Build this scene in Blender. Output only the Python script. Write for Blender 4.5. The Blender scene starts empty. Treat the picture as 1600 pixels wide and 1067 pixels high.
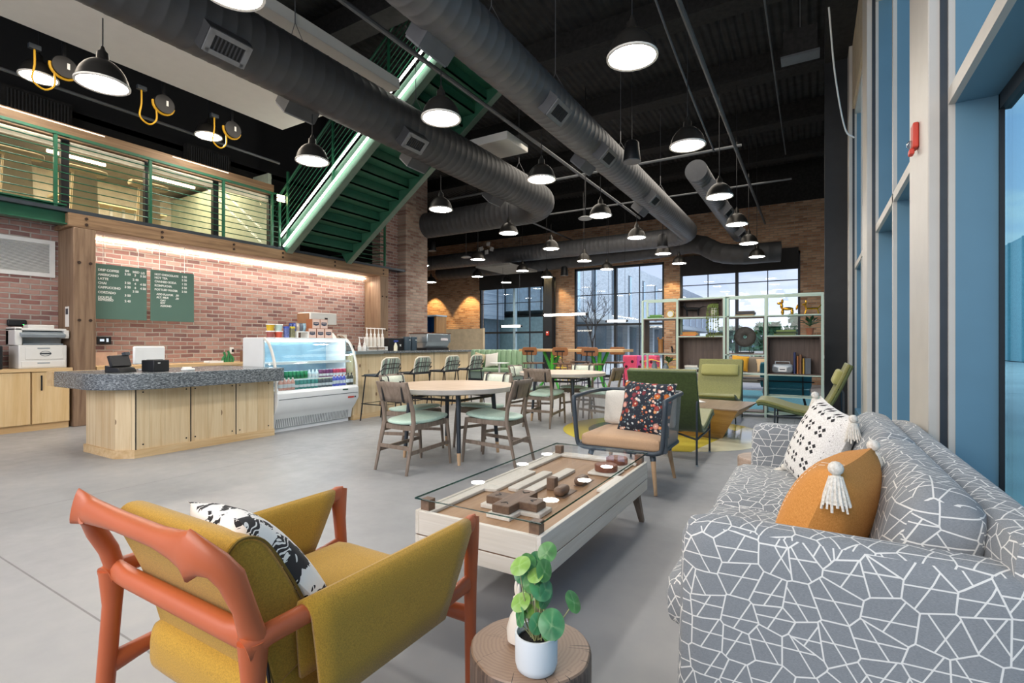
import bpy, bmesh, math, random
from mathutils import Vector, Matrix, Euler
random.seed(7)
SC = bpy.context.scene
COL = SC.collection
PI = math.pi
ORD = ['first','second','third','fourth','fifth','sixth','seventh','eighth','ninth','tenth','eleventh','twelfth','thirteenth','fourteenth']

# ------------------------------------------------------------------ mesh builder
class G:
    def __init__(s): s.v=[]; s.f=[]
    def add(s, vs, fs):
        b=len(s.v); s.v+= [tuple(p) for p in vs]; s.f+= [tuple(b+i for i in f) for f in fs]; return s
    def box(s,x0,x1,y0,y1,z0,z1):
        vs=[(x,y,z) for z in (z0,z1) for y in (y0,y1) for x in (x0,x1)]
        return s.add(vs,[(0,2,3,1),(4,5,7,6),(0,1,5,4),(2,6,7,3),(0,4,6,2),(1,3,7,5)])
    def cbox(s,c,sz,rot=(0,0,0)):
        R=Euler(rot).to_matrix(); c=Vector(c)
        vs=[c+R@Vector((x*sz[0]/2,y*sz[1]/2,z*sz[2]/2)) for z in (-1,1) for y in (-1,1) for x in (-1,1)]
        return s.add(vs,[(0,2,3,1),(4,5,7,6),(0,1,5,4),(2,6,7,3),(0,4,6,2),(1,3,7,5)])
    def bar(s,p0,p1,w,h,up=(0,0,1),w1=None,h1=None):
        p0=Vector(p0);p1=Vector(p1);d=(p1-p0).normalized();a=d.cross(Vector(up))
        if a.length<1e-5: a=d.cross(Vector((1,0,0)))
        a.normalize();b=a.cross(d).normalized()
        w1=w if w1 is None else w1;h1=h if h1 is None else h1
        vs=[p+a*sx*W/2+b*sy*Hh/2 for p,W,Hh in((p0,w,h),(p1,w1,h1)) for sx,sy in((-1,-1),(1,-1),(1,1),(-1,1))]
        return s.add(vs,[(0,1,2,3),(7,6,5,4),(0,4,5,1),(1,5,6,2),(2,6,7,3),(3,7,4,0)])
    def cyl(s,p0,p1,r0,r1=None,n=12):
        return s.tube([p0,p1],[r0,r0 if r1 is None else r1],n)
    def tube(s,pts,r,n=8,closed=False,cap=True,flat=None):
        pts=[Vector(p) for p in pts];N=len(pts)
        rs=r if isinstance(r,(list,tuple)) else [r]*N
        vs=[];pa=None
        for i,p in enumerate(pts):
            if closed: d=pts[(i+1)%N]-pts[i-1]
            elif i==0: d=pts[1]-pts[0]
            elif i==N-1: d=pts[-1]-pts[-2]
            else: d=(pts[i+1]-p).normalized()+(p-pts[i-1]).normalized()
            if d.length<1e-9: d=Vector((0,0,1))
            d.normalize()
            if pa is None:
                a=d.cross(Vector((0,0,1)))
                if a.length<1e-3: a=d.cross(Vector((0,1,0)))
            else:
                a=pa-d*pa.dot(d)
                if a.length<1e-4: a=d.cross(Vector((0,0,1)))
            a.normalize();pa=a;b=d.cross(a)
            ra=rb=rs[i]
            if isinstance(rs[i],(list,tuple)): ra,rb=rs[i]
            for k in range(n):
                t=2*PI*k/n; vs.append(p+a*math.cos(t)*ra+b*math.sin(t)*rb)
        fs=[]
        for i in range(N if closed else N-1):
            j=(i+1)%N
            for k in range(n):
                k2=(k+1)%n; fs.append((i*n+k,i*n+k2,j*n+k2,j*n+k))
        if cap and not closed:
            fs.append(tuple(range(n-1,-1,-1))); fs.append(tuple((N-1)*n+k for k in range(n)))
        return s.add(vs,fs)
    def lathe(s,prof,n=24,c=(0,0,0),capb=True,capt=True):
        vs=[(c[0]+r*math.cos(2*PI*k/n),c[1]+r*math.sin(2*PI*k/n),c[2]+z) for r,z in prof for k in range(n)]
        fs=[(i*n+k,i*n+(k+1)%n,(i+1)*n+(k+1)%n,(i+1)*n+k) for i in range(len(prof)-1) for k in range(n)]
        if capb: fs.append(tuple(range(n-1,-1,-1)))
        if capt: fs.append(tuple((len(prof)-1)*n+k for k in range(n)))
        return s.add(vs,fs)
    def prism(s,poly,ax,a,b):
        def P(p,t): return {'x':(t,p[0],p[1]),'y':(p[0],t,p[1]),'z':(p[0],p[1],t)}[ax]
        n=len(poly)
        vs=[P(p,a) for p in poly]+[P(p,b) for p in poly]
        return s.add(vs,[tuple(range(n-1,-1,-1)),tuple(range(n,2*n))]+[(i,(i+1)%n,n+(i+1)%n,n+i) for i in range(n)])
    def grid(s,fn,nu,nv,wrap=False):
        vs=[fn(i/nu,j/nv) for j in range(nv+1) for i in range(nu+(0 if wrap else 1))]
        w=nu if wrap else nu+1
        fs=[(j*w+i,j*w+(i+1)%w,(j+1)*w+(i+1)%w,(j+1)*w+i) for j in range(nv) for i in range(nu)]
        return s.add(vs,fs)
    def sheet(s,prof,x0,x1,th):
        """thick curved sheet: prof list of (y,z), swept along x"""
        n=len(prof);nrm=[]
        for i in range(n):
            a=Vector(prof[max(0,i-1)]);b=Vector(prof[min(n-1,i+1)]);d=(b-a).normalized();nrm.append((-d.y,d.x))
        poly=[(p[0]+m[0]*th/2,p[1]+m[1]*th/2) for p,m in zip(prof,nrm)]+[(p[0]-m[0]*th/2,p[1]-m[1]*th/2) for p,m in reversed(list(zip(prof,nrm)))]
        m=len(poly)
        vs=[(x0,)+p for p in poly]+[(x1,)+p for p in poly]
        fs=[(i,(i+1)%m,m+(i+1)%m,m+i) for i in range(m)]
        fs+=[(i+1,i,m-1-i,m-2-i) for i in range(n-1)]+[(m+i,m+i+1,2*m-2-i,2*m-1-i) for i in range(n-1)]
        return s.add(vs,fs)
    def pillow(s,w,h,t,n=14,pinch=.12):
        def fn(sg):
            def f(u,v):
                x=2*u-1;y=2*v-1
                e=((1-x*x)*(1-y*y)); e=max(e,0)**.42
                cx=x*(1-pinch*(1-y*y)*.6); cy=y*(1-pinch*(1-x*x)*.6)
                return (cx*w/2,cy*h/2,sg*e*t/2)
            return f
        s.grid(fn(1),n,n)
        b=len(s.v);g=G();g.grid(fn(-1),n,n);s.add(g.v,[tuple(reversed(q)) for q in g.f])
        return s
    def cushion(s,x0,x1,y0,y1,z0,z1,n=10,e=4.5,puff=0):
        """soft rounded block"""
        c=((x0+x1)/2,(y0+y1)/2,(z0+z1)/2);h=((x1-x0)/2,(y1-y0)/2,(z1-z0)/2);sz=min(h)
        r=sz*.75
        bm=bmesh.new();bmesh.ops.create_cube(bm,size=2)
        bmesh.ops.subdivide_edges(bm,edges=bm.edges[:],cuts=n,use_grid_fill=True)
        vs=[]
        for v in bm.verts:
            p=[v.co[i]*h[i] for i in range(3)]
            q=[max(-(h[i]-r),min(h[i]-r,p[i])) for i in range(3)]
            d=Vector([p[i]-q[i] for i in range(3)])
            if d.length>1e-9:
                # project box shell to rounded shell
                m=max(abs(d.x),abs(d.y),abs(d.z)); d=d.normalized()*r
            o=[q[i]+d[i] for i in range(3)]
            if puff: 
                fx=1-(p[0]/h[0])**2; fy=1-(p[1]/h[1])**2
                o[2]+= puff*fx*fy*(1 if p[2]>0 else 0)
            vs.append((c[0]+o[0],c[1]+o[1],c[2]+o[2]))
        bm.verts.ensure_lookup_table()
        fs=[tuple(v.index for v in f.verts) for f in bm.faces];bm.free()
        return s.add(vs,fs)
    def ball(s,c,r,n=10):
        rx,ry,rz=r if isinstance(r,(tuple,list)) else (r,r,r)
        def f(u,v):
            a=2*PI*u;b=PI*(v-.5)
            return (c[0]+rx*math.cos(a)*math.cos(b),c[1]+ry*math.sin(a)*math.cos(b),c[2]+rz*math.sin(b))
        return s.grid(f,n,max(4,n//2+1),True)
    def xf(s,M):
        s.v=[tuple(M@Vector(p)) for p in s.v]; return s

def RT(loc=(0,0,0),rot=(0,0,0)): return Matrix.Translation(loc)@Euler(rot).to_matrix().to_4x4()
def arc(cx,cy,r,a0,a1,n): return [(cx+r*math.cos(a0+(a1-a0)*i/n),cy+r*math.sin(a0+(a1-a0)*i/n)) for i in range(n+1)]
def bez(pts,n=16):
    """catmull-rom through the points"""
    P=[Vector(p) for p in pts];P=[P[0]*2-P[1]]+P+[P[-1]*2-P[-2]];o=[]
    m=len(P)-3
    for i in range(m):
        a,b,c,d=P[i:i+4];k=max(2,n//m)
        for j in range(k):
            t=j/k;o.append(.5*((2*b)+(c-a)*t+(2*a-5*b+4*c-d)*t*t+(3*b-a-3*c+d)*t**3))
    o.append(P[-2]);return [tuple(p) for p in o]

def obj(name,g,mat,parent=None,bevel=0,seg=2,smooth=True,ang=.7,sub=0,loc=None,rot=None,label=None):
    me=bpy.data.meshes.new(name)
    me.from_pydata(g.v,[],g.f); me.validate()
    bm=bmesh.new();bm.from_mesh(me);bmesh.ops.recalc_face_normals(bm,faces=bm.faces);bm.to_mesh(me);bm.free()
    if smooth:
        me.polygons.foreach_set('use_smooth',[True]*len(me.polygons)); me.set_sharp_from_angle(angle=ang)
    me.materials.append(mat)
    o=bpy.data.objects.new(name,me);COL.objects.link(o)
    if parent is not None:o.parent=parent
    if loc:o.location=loc
    if rot:o.rotation_euler=rot
    if bevel:
        m=o.modifiers.new('b','BEVEL');m.width=bevel;m.segments=seg;m.limit_method='ANGLE';m.angle_limit=.6
    if sub:
        m=o.modifiers.new('s','SUBSURF');m.levels=sub;m.render_levels=sub
    if label:o['label']=label
    return o
def thing(name,label,cat,loc=(0,0,0),rz=0,group=None,rot=None):
    o=bpy.data.objects.new(name,None);COL.objects.link(o);o.empty_display_size=.1
    o.location=loc;o.rotation_euler=rot or (0,0,rz);tag(o,label,cat,group);return o
def tag(o,label,cat,group=None):
    o['label']=label;o['category']=cat
    if group:o['group']=group
    return o
def struct(name,g,mat,**k):
    o=obj(name,g,mat,**k)
    if not k.get('parent'): o['kind']='structure'
    return o
def dup(o,loc=None,rz=None,label=None,parent=None,rot=None):
    c=o.copy();COL.objects.link(c)
    if parent is not None:c.parent=parent
    if loc is not None:c.location=loc
    if rz is not None:c.rotation_euler=(0,0,rz)
    if rot is not None:c.rotation_euler=rot
    if label:c['label']=label
    for ch in list(o.children): dup(ch,parent=c)
    return c

# ------------------------------------------------------------------ materials
def lin(h):
    h=h.lstrip('#');r=[int(h[i:i+2],16)/255 for i in (0,2,4)]
    return tuple((c/12.92 if c<=.04045 else ((c+.055)/1.055)**2.4) for c in r)+(1,)
MC={}
class N:
    """tiny node helper"""
    def __init__(s,name):
        s.m=bpy.data.materials.new(name);s.m.use_nodes=True;s.t=s.m.node_tree;s.t.nodes.clear()
        s.out=s.new('ShaderNodeOutputMaterial')
    def new(s,t,**k):
        n=s.t.nodes.new(t)
        for a,b in k.items(): setattr(n,a,b)
        return n
    def l(s,a,b): s.t.links.new(a,b)
    def coord(s,which='Object'): return s.new('ShaderNodeTexCoord').outputs[which]
    def mapping(s,vec,scale=(1,1,1),loc=(0,0,0),rot=(0,0,0)):
        n=s.new('ShaderNodeMapping');s.l(vec,n.inputs[0]);n.inputs['Scale'].default_value=scale;n.inputs['Location'].default_value=loc;n.inputs['Rotation'].default_value=rot;return n.outputs[0]
    def noise(s,vec,scale,detail=4,rough=.55,dist=0):
        n=s.new('ShaderNodeTexNoise');s.l(vec,n.inputs['Vector']);n.inputs['Scale'].default_value=scale;n.inputs['Detail'].default_value=detail;n.inputs['Roughness'].default_value=rough;n.inputs['Distortion'].default_value=dist;return n.outputs['Fac']
    def ramp(s,fac,stops,interp='LINEAR'):
        n=s.new('ShaderNodeValToRGB');n.color_ramp.interpolation=interp;e=n.color_ramp.elements
        while len(e)<len(stops): e.new(.5)
        for q,(p,c) in zip(e,stops): q.position=p;q.color=c if not isinstance(c,str) else lin(c)
        s.l(fac,n.inputs[0]);return n.outputs[0]
    def mix(s,f,a,b,mode='MIX'):
        n=s.new('ShaderNodeMix',data_type='RGBA',blend_type=mode)
        for i,x in ((0,f),(6,a),(7,b)):
            if isinstance(x,bpy.types.NodeSocket): s.l(x,n.inputs[i])
            else: n.inputs[i].default_value=lin(x) if isinstance(x,str) else x
        return n.outputs[2]
    def math(s,op,a,b=0,c=0):
        n=s.new('ShaderNodeMath',operation=op)
        for i,x in enumerate((a,b,c)):
            if isinstance(x,bpy.types.NodeSocket): s.l(x,n.inputs[i])
            else: n.inputs[i].default_value=x
        return n.outputs[0]
    def sep(s,v):
        n=s.new('ShaderNodeSeparateXYZ');s.l(v,n.inputs[0]);return n.outputs
    def comb(s,x,y,z):
        n=s.new('ShaderNodeCombineXYZ')
        for i,q in enumerate((x,y,z)):
            if isinstance(q,bpy.types.NodeSocket): s.l(q,n.inputs[i])
            else: n.inputs[i].default_value=q
        return n.outputs[0]
    def bump(s,h,st=.3,d=.01):
        n=s.new('ShaderNodeBump');s.l(h,n.inputs['Height']);n.inputs['Strength'].default_value=st;n.inputs['Distance'].default_value=d;return n.outputs[0]
    def bsdf(s,col,rough=.5,metal=0,normal=None,spec=None,sheen=0,emit=None,es=0):
        n=s.new('ShaderNodeBsdfPrincipled')
        for k,x in (('Base Color',col),('Roughness',rough),('Metallic',metal)):
            if isinstance(x,bpy.types.NodeSocket): s.l(x,n.inputs[k])
            else: n.inputs[k].default_value=lin(x) if isinstance(x,str) else x
        if normal is not None:s.l(normal,n.inputs['Normal'])
        if spec is not None:n.inputs['Specular IOR Level'].default_value=spec
        if sheen:n.inputs['Sheen Weight'].default_value=sheen
        if emit:n.inputs['Emission Color'].default_value=lin(emit);n.inputs['Emission Strength'].default_value=es
        s.l(n.outputs[0],s.out.inputs[0]);return n

def plain(name,col,rough=.5,metal=0,var=.12,scale=6,bump=0,spec=None):
    if name in MC:return MC[name]
    n=N(name);v=n.coord();f=n.noise(v,scale,3)
    c=lin(col);d=tuple(x*(1-var) for x in c[:3])+(1,);e=tuple(min(1,x*(1+var)) for x in c[:3])+(1,)
    cc=n.ramp(f,[(.3,d),(.7,e)])
    nb=None
    if bump: nb=n.bump(n.noise(v,scale*20,2),bump,.003)
    n.bsdf(cc,rough,metal,nb,spec);MC[name]=n.m;return n.m
def fabric(name,col,col2=None,scale=260,rough=.95,bump=.35,var=.22):
    if name in MC:return MC[name]
    n=N(name);v=n.coord();f=n.noise(v,scale,2,.7);g=n.noise(v,7,3)
    c=lin(col);d=lin(col2) if col2 else tuple(x*(1-var) for x in c[:3])+(1,)
    k=n.ramp(f,[(.35,d),(.62,c)]);k=n.mix(n.math('MULTIPLY',g,.25),k,tuple(x*.6 for x in c[:3])+(1,))
    n.bsdf(k,rough,0,n.bump(f,bump,.002),sheen=.15);MC[name]=n.m;return n.m
def wood(name,c1,c2,c3=None,ax=2,scale=1,rough=.5,knots=False,plank=0,pax=1):
    """grain runs along axis ax (local)"""
    if name in MC:return MC[name]
    n=N(name);v=n.coord();sc=[9*scale]*3;sc[ax]=.55*scale
    if plank:
        s=n.sep(v);pid=n.math('FLOOR',n.math('DIVIDE',s[pax],plank))
        w=n.new('ShaderNodeTexWhiteNoise',noise_dimensions='1D');n.l(pid,w.inputs['W'])
        off=n.comb(w.outputs[0],n.math('MULTIPLY',w.outputs[0],7),n.math('MULTIPLY',w.outputs[0],13))
        a=n.new('ShaderNodeVectorMath',operation='ADD');n.l(v,a.inputs[0]);n.l(off,a.inputs[1]);v2=a.outputs[0]
    else: v2=v
    f=n.noise(n.mapping(v2,tuple(sc)),2.2,6,.62,.6)
    st=[(.28,c2),(.5,c1),(.74,c3 or c1)]
    k=n.ramp(f,st)
    sc2=[55*scale]*3;sc2[ax]=1.6*scale
    k=n.mix(n.math('MULTIPLY',n.noise(n.mapping(v2,tuple(sc2)),3,3),.35),k,tuple(x*.55 for x in lin(c2)[:3])+(1,))
    if plank:
        k=n.mix(.28,k,n.ramp(w.outputs[0],[(0,c2),(1,c3 or c1)]))
        fr=n.math('FRACT',n.math('DIVIDE',s[pax],plank));e=n.math('LESS_THAN',fr,.02)
        k=n.mix(n.math('MULTIPLY',e,.45),k,tuple(x*.3 for x in lin(c2)[:3])+(1,))
    if knots:
        sc3=[2.6]*3;sc3[ax]=1.7
        vo=n.new('ShaderNodeTexVoronoi');n.l(n.mapping(v2,tuple(sc3)),vo.inputs['Vector']);vo.inputs['Scale'].default_value=1.6
        kk=n.math('LESS_THAN',vo.outputs['Distance'],n.math('MULTIPLY',n.sep(vo.outputs['Color'])[0],.16))
        k=n.mix(n.math('MULTIPLY',kk,.75),k,'#5b3517')
    n.bsdf(k,rough,0,n.bump(f,.12,.004));MC[name]=n.m;return n.m
def brick(name,c1,c2,c3,mortar,ax='x',rough=.85,bs=1.0):
    if name in MC:return MC[name]
    n=N(name);p=n.sep(n.coord());u=p[1] if ax=='x' else p[0]
    v=n.comb(u,p[2],0)
    wob=n.noise(n.coord(),3,2)
    a=n.new('ShaderNodeVectorMath',operation='ADD');n.l(v,a.inputs[0]);n.l(n.comb(0,n.math('MULTIPLY',wob,.035),0),a.inputs[1])
    b=n.new('ShaderNodeTexBrick');n.l(a.outputs[0],b.inputs['Vector'])
    b.inputs['Scale'].default_value=1;b.inputs['Brick Width'].default_value=.235*bs;b.inputs['Row Height'].default_value=.078*bs
    b.inputs['Mortar Size'].default_value=.0115*bs;b.inputs['Mortar Smooth'].default_value=.35;b.inputs['Bias'].default_value=-.1
    b.inputs['Color1'].default_value=(0,0,0,1);b.inputs['Color2'].default_value=(1,1,1,1);b.inputs['Mortar'].default_value=(.5,.5,.5,1)
    f=n.noise(n.coord(),9,4);g=n.noise(n.coord(),1.1,2)
    rnd=n.math('ADD',n.math('MULTIPLY',n.sep(b.outputs['Color'])[0],.75),n.math('MULTIPLY',f,.3))
    k=n.ramp(rnd,[(.05,c2),(.35,c1),(.62,c3),(.95,c1)])
    k=n.mix(n.ramp(g,[(.45,(0,0,0,1)),(.75,(.45,.45,.45,1))]),k,c3)
    mo=n.mix(f,mortar,tuple(x*.55 for x in lin(mortar)[:3])+(1,))
    k=n.mix(b.outputs['Fac'],k,mo)
    h=n.math('SUBTRACT',n.math('MULTIPLY',f,.5),b.outputs['Fac'])
    n.bsdf(k,rough,0,n.bump(h,.8,.02));MC[name]=n.m;return n.m
def emis(name,col,st):
    if name in MC:return MC[name]
    n=N(name);e=n.new('ShaderNodeEmission');e.inputs[0].default_value=lin(col);e.inputs[1].default_value=st
    n.l(e.outputs[0],n.out.inputs[0]);MC[name]=n.m;return n.m
def glassm(name,tint='#ffffff',refl=1.0,rough=0.0,base=.04):
    if name in MC:return MC[name]
    n=N(name);t=n.new('ShaderNodeBsdfTransparent');t.inputs[0].default_value=lin(tint)
    g=n.new('ShaderNodeBsdfGlossy');g.inputs['Roughness'].default_value=rough
    fr=n.new('ShaderNodeLayerWeight');fr.inputs[0].default_value=.5
    f=n.math('MINIMUM',n.math('MULTIPLY',n.math('ADD',n.math('MULTIPLY',n.math('POWER',fr.outputs['Facing'],5),1-base),base),refl),.9)
    m=n.new('ShaderNodeMixShader');n.l(f,m.inputs[0]);n.l(t.outputs[0],m.inputs[1]);n.l(g.outputs[0],m.inputs[2]);n.l(m.outputs[0],n.out.inputs[0])
    MC[name]=n.m;return n.m
# ------------------------------------------------------------------ camera, world, light
cam=bpy.data.cameras.new('camera');co=bpy.data.objects.new('camera',cam);COL.objects.link(co)
co.location=(0,0,1.25);co.rotation_euler=(PI/2,0,math.radians(30.8))
cam.sensor_width=36;cam.lens=36*786/1600;cam.shift_y=4.5/1600;cam.clip_end=400;SC.camera=co
SC.view_settings.view_transform='Standard';SC.view_settings.look='None';SC.view_settings.exposure=0.12
SC.cycles.use_denoising=True;SC.cycles.max_bounces=7;SC.cycles.diffuse_bounces=4;SC.cycles.glossy_bounces=4;SC.cycles.transparent_max_bounces=12;SC.cycles.sample_clamp_indirect=4
try: SC.cycles.use_light_tree=True
except Exception: pass
W=bpy.data.worlds.new('sky');SC.world=W;W.use_nodes=True;wt=W.node_tree;wt.nodes.clear()
def wn(t): return wt.nodes.new(t)
_o=wn('ShaderNodeOutputWorld');_b=wn('ShaderNodeBackground');_c=wn('ShaderNodeTexCoord');_s=wn('ShaderNodeSeparateXYZ')
wt.links.new(_c.outputs['Generated'],_s.inputs[0])
_r=wn('ShaderNodeValToRGB');e=_r.color_ramp.elements;e[0].position=0;e[0].color=lin('#cfd8ee');e[1].position=.45;e[1].color=lin('#93a9dc')
wt.links.new(_s.outputs[2],_r.inputs[0])
_m=wn('ShaderNodeMapping');_m.inputs['Scale'].default_value=(3,3,11);wt.links.new(_c.outputs['Generated'],_m.inputs[0])
_n=wn('ShaderNodeTexNoise');_n.inputs['Scale'].default_value=1.6;_n.inputs['Detail'].default_value=6;wt.links.new(_m.outputs[0],_n.inputs[0])
_q=wn('ShaderNodeValToRGB');_q.color_ramp.elements[0].position=.48;_q.color_ramp.elements[1].position=.68;wt.links.new(_n.outputs[0],_q.inputs[0])
_x=wn('ShaderNodeMix');_x.data_type='RGBA';wt.links.new(_q.outputs[0],_x.inputs[0]);wt.links.new(_r.outputs[0],_x.inputs[6]);_x.inputs[7].default_value=lin('#e6e8f0')
wt.links.new(_x.outputs[2],_b.inputs[0]);_b.inputs[1].default_value=1.3;wt.links.new(_b.outputs[0],_o.inputs[0])
def area(name,loc,rot,sx,sy,power,col='#ffffff'):
    l=bpy.data.lights.new(name,'AREA');l.shape='RECTANGLE';l.size=sx;l.size_y=sy;l.energy=power;l.color=lin(col)[:3]
    o=bpy.data.objects.new(name,l);COL.objects.link(o);o.location=loc;o.rotation_euler=rot;return o

# ------------------------------------------------------------------ shared materials
M_black=plain('black metal','#1c1d20',.45,.3)
M_dark=plain('charcoal metal','#3a4148',.45,.4)
M_white=plain('white paint','#e9e9e6',.45,var=.03)
M_cream=plain('cream plastic','#e4e0d6',.4,var=.03)
M_green=plain('green steel','#1f5a40',.4,.1)
M_beam=wood('timber','#8f7152','#6b503a','#a98a68',ax=1,scale=.8,rough=.7)
M_post=wood('timber post','#8a7058','#6c523f','#a0866c',ax=2,scale=.8,rough=.7)
M_pine=wood('knotty pine','#dfc8a0','#c6a678','#ebd9b4',ax=2,scale=.8,knots=True,plank=.16,pax=1,rough=.6)
M_pinex=wood('knotty pine side','#dfc8a0','#c6a678','#ebd9b4',ax=2,scale=.8,knots=True,plank=.16,pax=0,rough=.6)
M_lightwood=wood('light maple','#dcbd8b','#cda972','#e6cb9d',ax=2,scale=.6,rough=.5)
M_lightwoodY=wood('light maple top','#d8b98a','#c8a06c','#e6cb9d',ax=1,scale=.6,rough=.5)
M_taupe=wood('taupe oak','#857566','#6b5c4f','#968678',ax=2,scale=1.4,rough=.55)
M_walnut=wood('walnut','#6a574c','#54443b','#7b675a',ax=2,scale=1.2,rough=.5)
M_walnutx=wood('walnut across','#7a5f4c','#63493a','#8d6f59',ax=0,scale=1.2,rough=.5)
M_chrome=plain('brushed steel','#b9c4ca',.3,.9,var=.05)
M_bolt=plain('bolt iron','#3c2c24',.6,.4)

# ------------------------------------------------------------------ floor
def floor_mat():
    n=N('polished concrete');v=n.coord();f=n.noise(v,.55,5,.6,.4);g=n.noise(v,6,4,.6)
    k=n.ramp(f,[(.3,'#858789'),(.5,'#969798'),(.7,'#a4a4a3')])
    k=n.mix(n.math('MULTIPLY',g,.3),k,'#8a8c90')
    p=n.sep(v)
    def joint(s,a,b):
        q=n.math('SUBTRACT',p[s],a);q=n.math('DIVIDE',q,b);q=n.math('FRACT',q);q=n.math('SUBTRACT',q,.5);q=n.math('ABSOLUTE',q)
        return n.math('GREATER_THAN',q,.5-.0045/b)
    j=n.math('MAXIMUM',joint(0,-5.14,4.9),joint(1,1.0,4.6))
    k=n.mix(n.math('MULTIPLY',j,.55),k,'#3a3836')
    r=n.ramp(g,[(.3,(.33,.33,.33,1)),(.7,(.5,.5,.5,1))])
    n.bsdf(k,r,0,n.bump(g,.04,.004),spec=.45);return n.m
struct('floor',G().box(-16.5,1.0,-4,18.4,-.1,0),floor_mat())
struct('ground_outside',G().box(-70,70,18.45,110,-.3,-.06),plain('paving outside','#c4c2bd',.9,scale=.6))
struct('ground_outside_east',G().box(1.05,40,-20,18.4,-.3,-.06),plain('paving outside','#c4c2bd',.9,scale=.6))

# ------------------------------------------------------------------ ceiling
def deck_mat():
    n=N('black deck');v=n.coord();w=n.new('ShaderNodeTexWave',wave_type='BANDS',bands_direction='X');n.l(v,w.inputs[0]);w.inputs['Scale'].default_value=2.2;w.inputs['Distortion'].default_value=.15
    f=n.noise(v,4,4);k=n.ramp(f,[(.3,'#151516'),(.75,'#303031')])
    n.bsdf(k,.9,0,n.bump(w.outputs[0],.7,.05));return n.m
M_deck=deck_mat()
M_ceilbeam=plain('sprayed black beam','#1d1c1b',.95,var=.5,scale=14,bump=.6)
struct('ceiling',G().box(-16.5,1.0,-4,18.4,7.0,7.15),M_deck)
for i,y in enumerate([1.2,3.6,6.0,8.6,11.2,13.8,16.4]):
    struct('ceiling_beam',G().box(-16.3,.64,y-.12,y+.12,6.62,7.0).box(-16.3,.64,y-.2,y+.2,6.55,6.64),M_ceilbeam)
struct('trim_1',G().box(.2,.64,-4,10.9,6.4,7.0),M_ceilbeam)

# ------------------------------------------------------------------ brick walls
BR=brick('red brick','#986c64','#6d5455','#b18f84','#c6bcb3','x')
BRf=brick('tan brick','#a27a5c','#7d5c47','#b8977a','#aa9a86','y')
BRg=brick('pier brick','#93766a','#7a5a4e','#ab9686','#a59a8e','x')
BRgy=brick('pier brick y','#93766a','#7a5a4e','#ab9686','#a59a8e','y')
struct('wall_left',G().box(-10.5,-10.2,-4,10.4,0,3.24).box(-10.2,-9.9,9.74,10.4,0,7.0),BR)
struct('brick_pier',G().box(-10.5,-9.6,10.4,11.3,0,7.0),BRg)
struct('wall_west',G().box(-16.6,-16.3,10,18.3,0,7.0),BRf)
struct('wall_mezzanine_back',G().box(-14.2,-14.0,-4,10.4,3.2,7.0),plain('warm plaster','#d6cfc0',.9))
struct('wall_upper_left',G().box(-10.65,-10.5,-4,10.4,4.66,7.0),plain('black wall','#131314',.9))
struct('wall_passage',G().box(-16.3,-10.5,10.3,10.45,0,7.0),plain('black wall','#131314',.9))
# far wall with its three openings
OP=[(-12.5,-9.33),(-8.0,-4.53),(-3.98,-.31)]
g=G();xs=[-16.3]+[q for o in OP for q in o]+[.65]
for i in range(0,len(xs),2): g.box(xs[i],xs[i+1],18.2,18.5,0,5.75)
for a,b in OP: g.box(a,b,18.2,18.5,4.2,5.75)
struct('wall_back',g,BRf)
struct('wall_back_upper',G().box(-16.3,.65,18.2,18.5,5.75,7.0),M_ceilbeam)
M_glass=glassm('window glass','#fafdfe',.6)
M_frame=plain('black window frame','#22262a',.5,.3)
M_shade=plain('dark roller shade','#2b2a2b',.9)
M_bluefr=plain('blue grey frame','#8fa6ae',.5,.2)
for i,((a,b),mull,hz,sh) in enumerate(zip(OP,[(-10.75,),(-6.35,),(-2.15,)],[(3.0,1.75),(3.15,2.0),(3.3,)],[3.6,None,3.63])):
    r=G().box(a,a+.07,18.22,18.36,0,4.2).box(b-.07,b,18.22,18.36,0,4.2).box(a,b,18.22,18.36,4.12,4.2).box(a,b,18.22,18.36,0,.1)
    w=struct('window_%d'%(i+1),r,M_frame)
    for m in mull: obj('mullion',G().box(m-.045,m+.045,18.2,18.38,0,4.2),M_frame if i else M_bluefr,w)
    for m in ((a+mull[0])/2,(b+mull[0])/2): obj('muntin',G().box(m-.012,m+.012,18.25,18.33,.1,4.12),M_frame,w)
    for j,z in enumerate(hz): 
        t=.012 if j==0 else .04
        obj('muntin',G().box(a,b,18.25,18.33,z-t,z+t),M_frame,w)
    obj('pane',G().box(a,b,18.28,18.29,.1,4.15),M_glass,w)
    if sh: obj('roller_shade',G().box(a+.05,b-.05,18.1,18.2,sh,4.3),M_shade,w)

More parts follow.
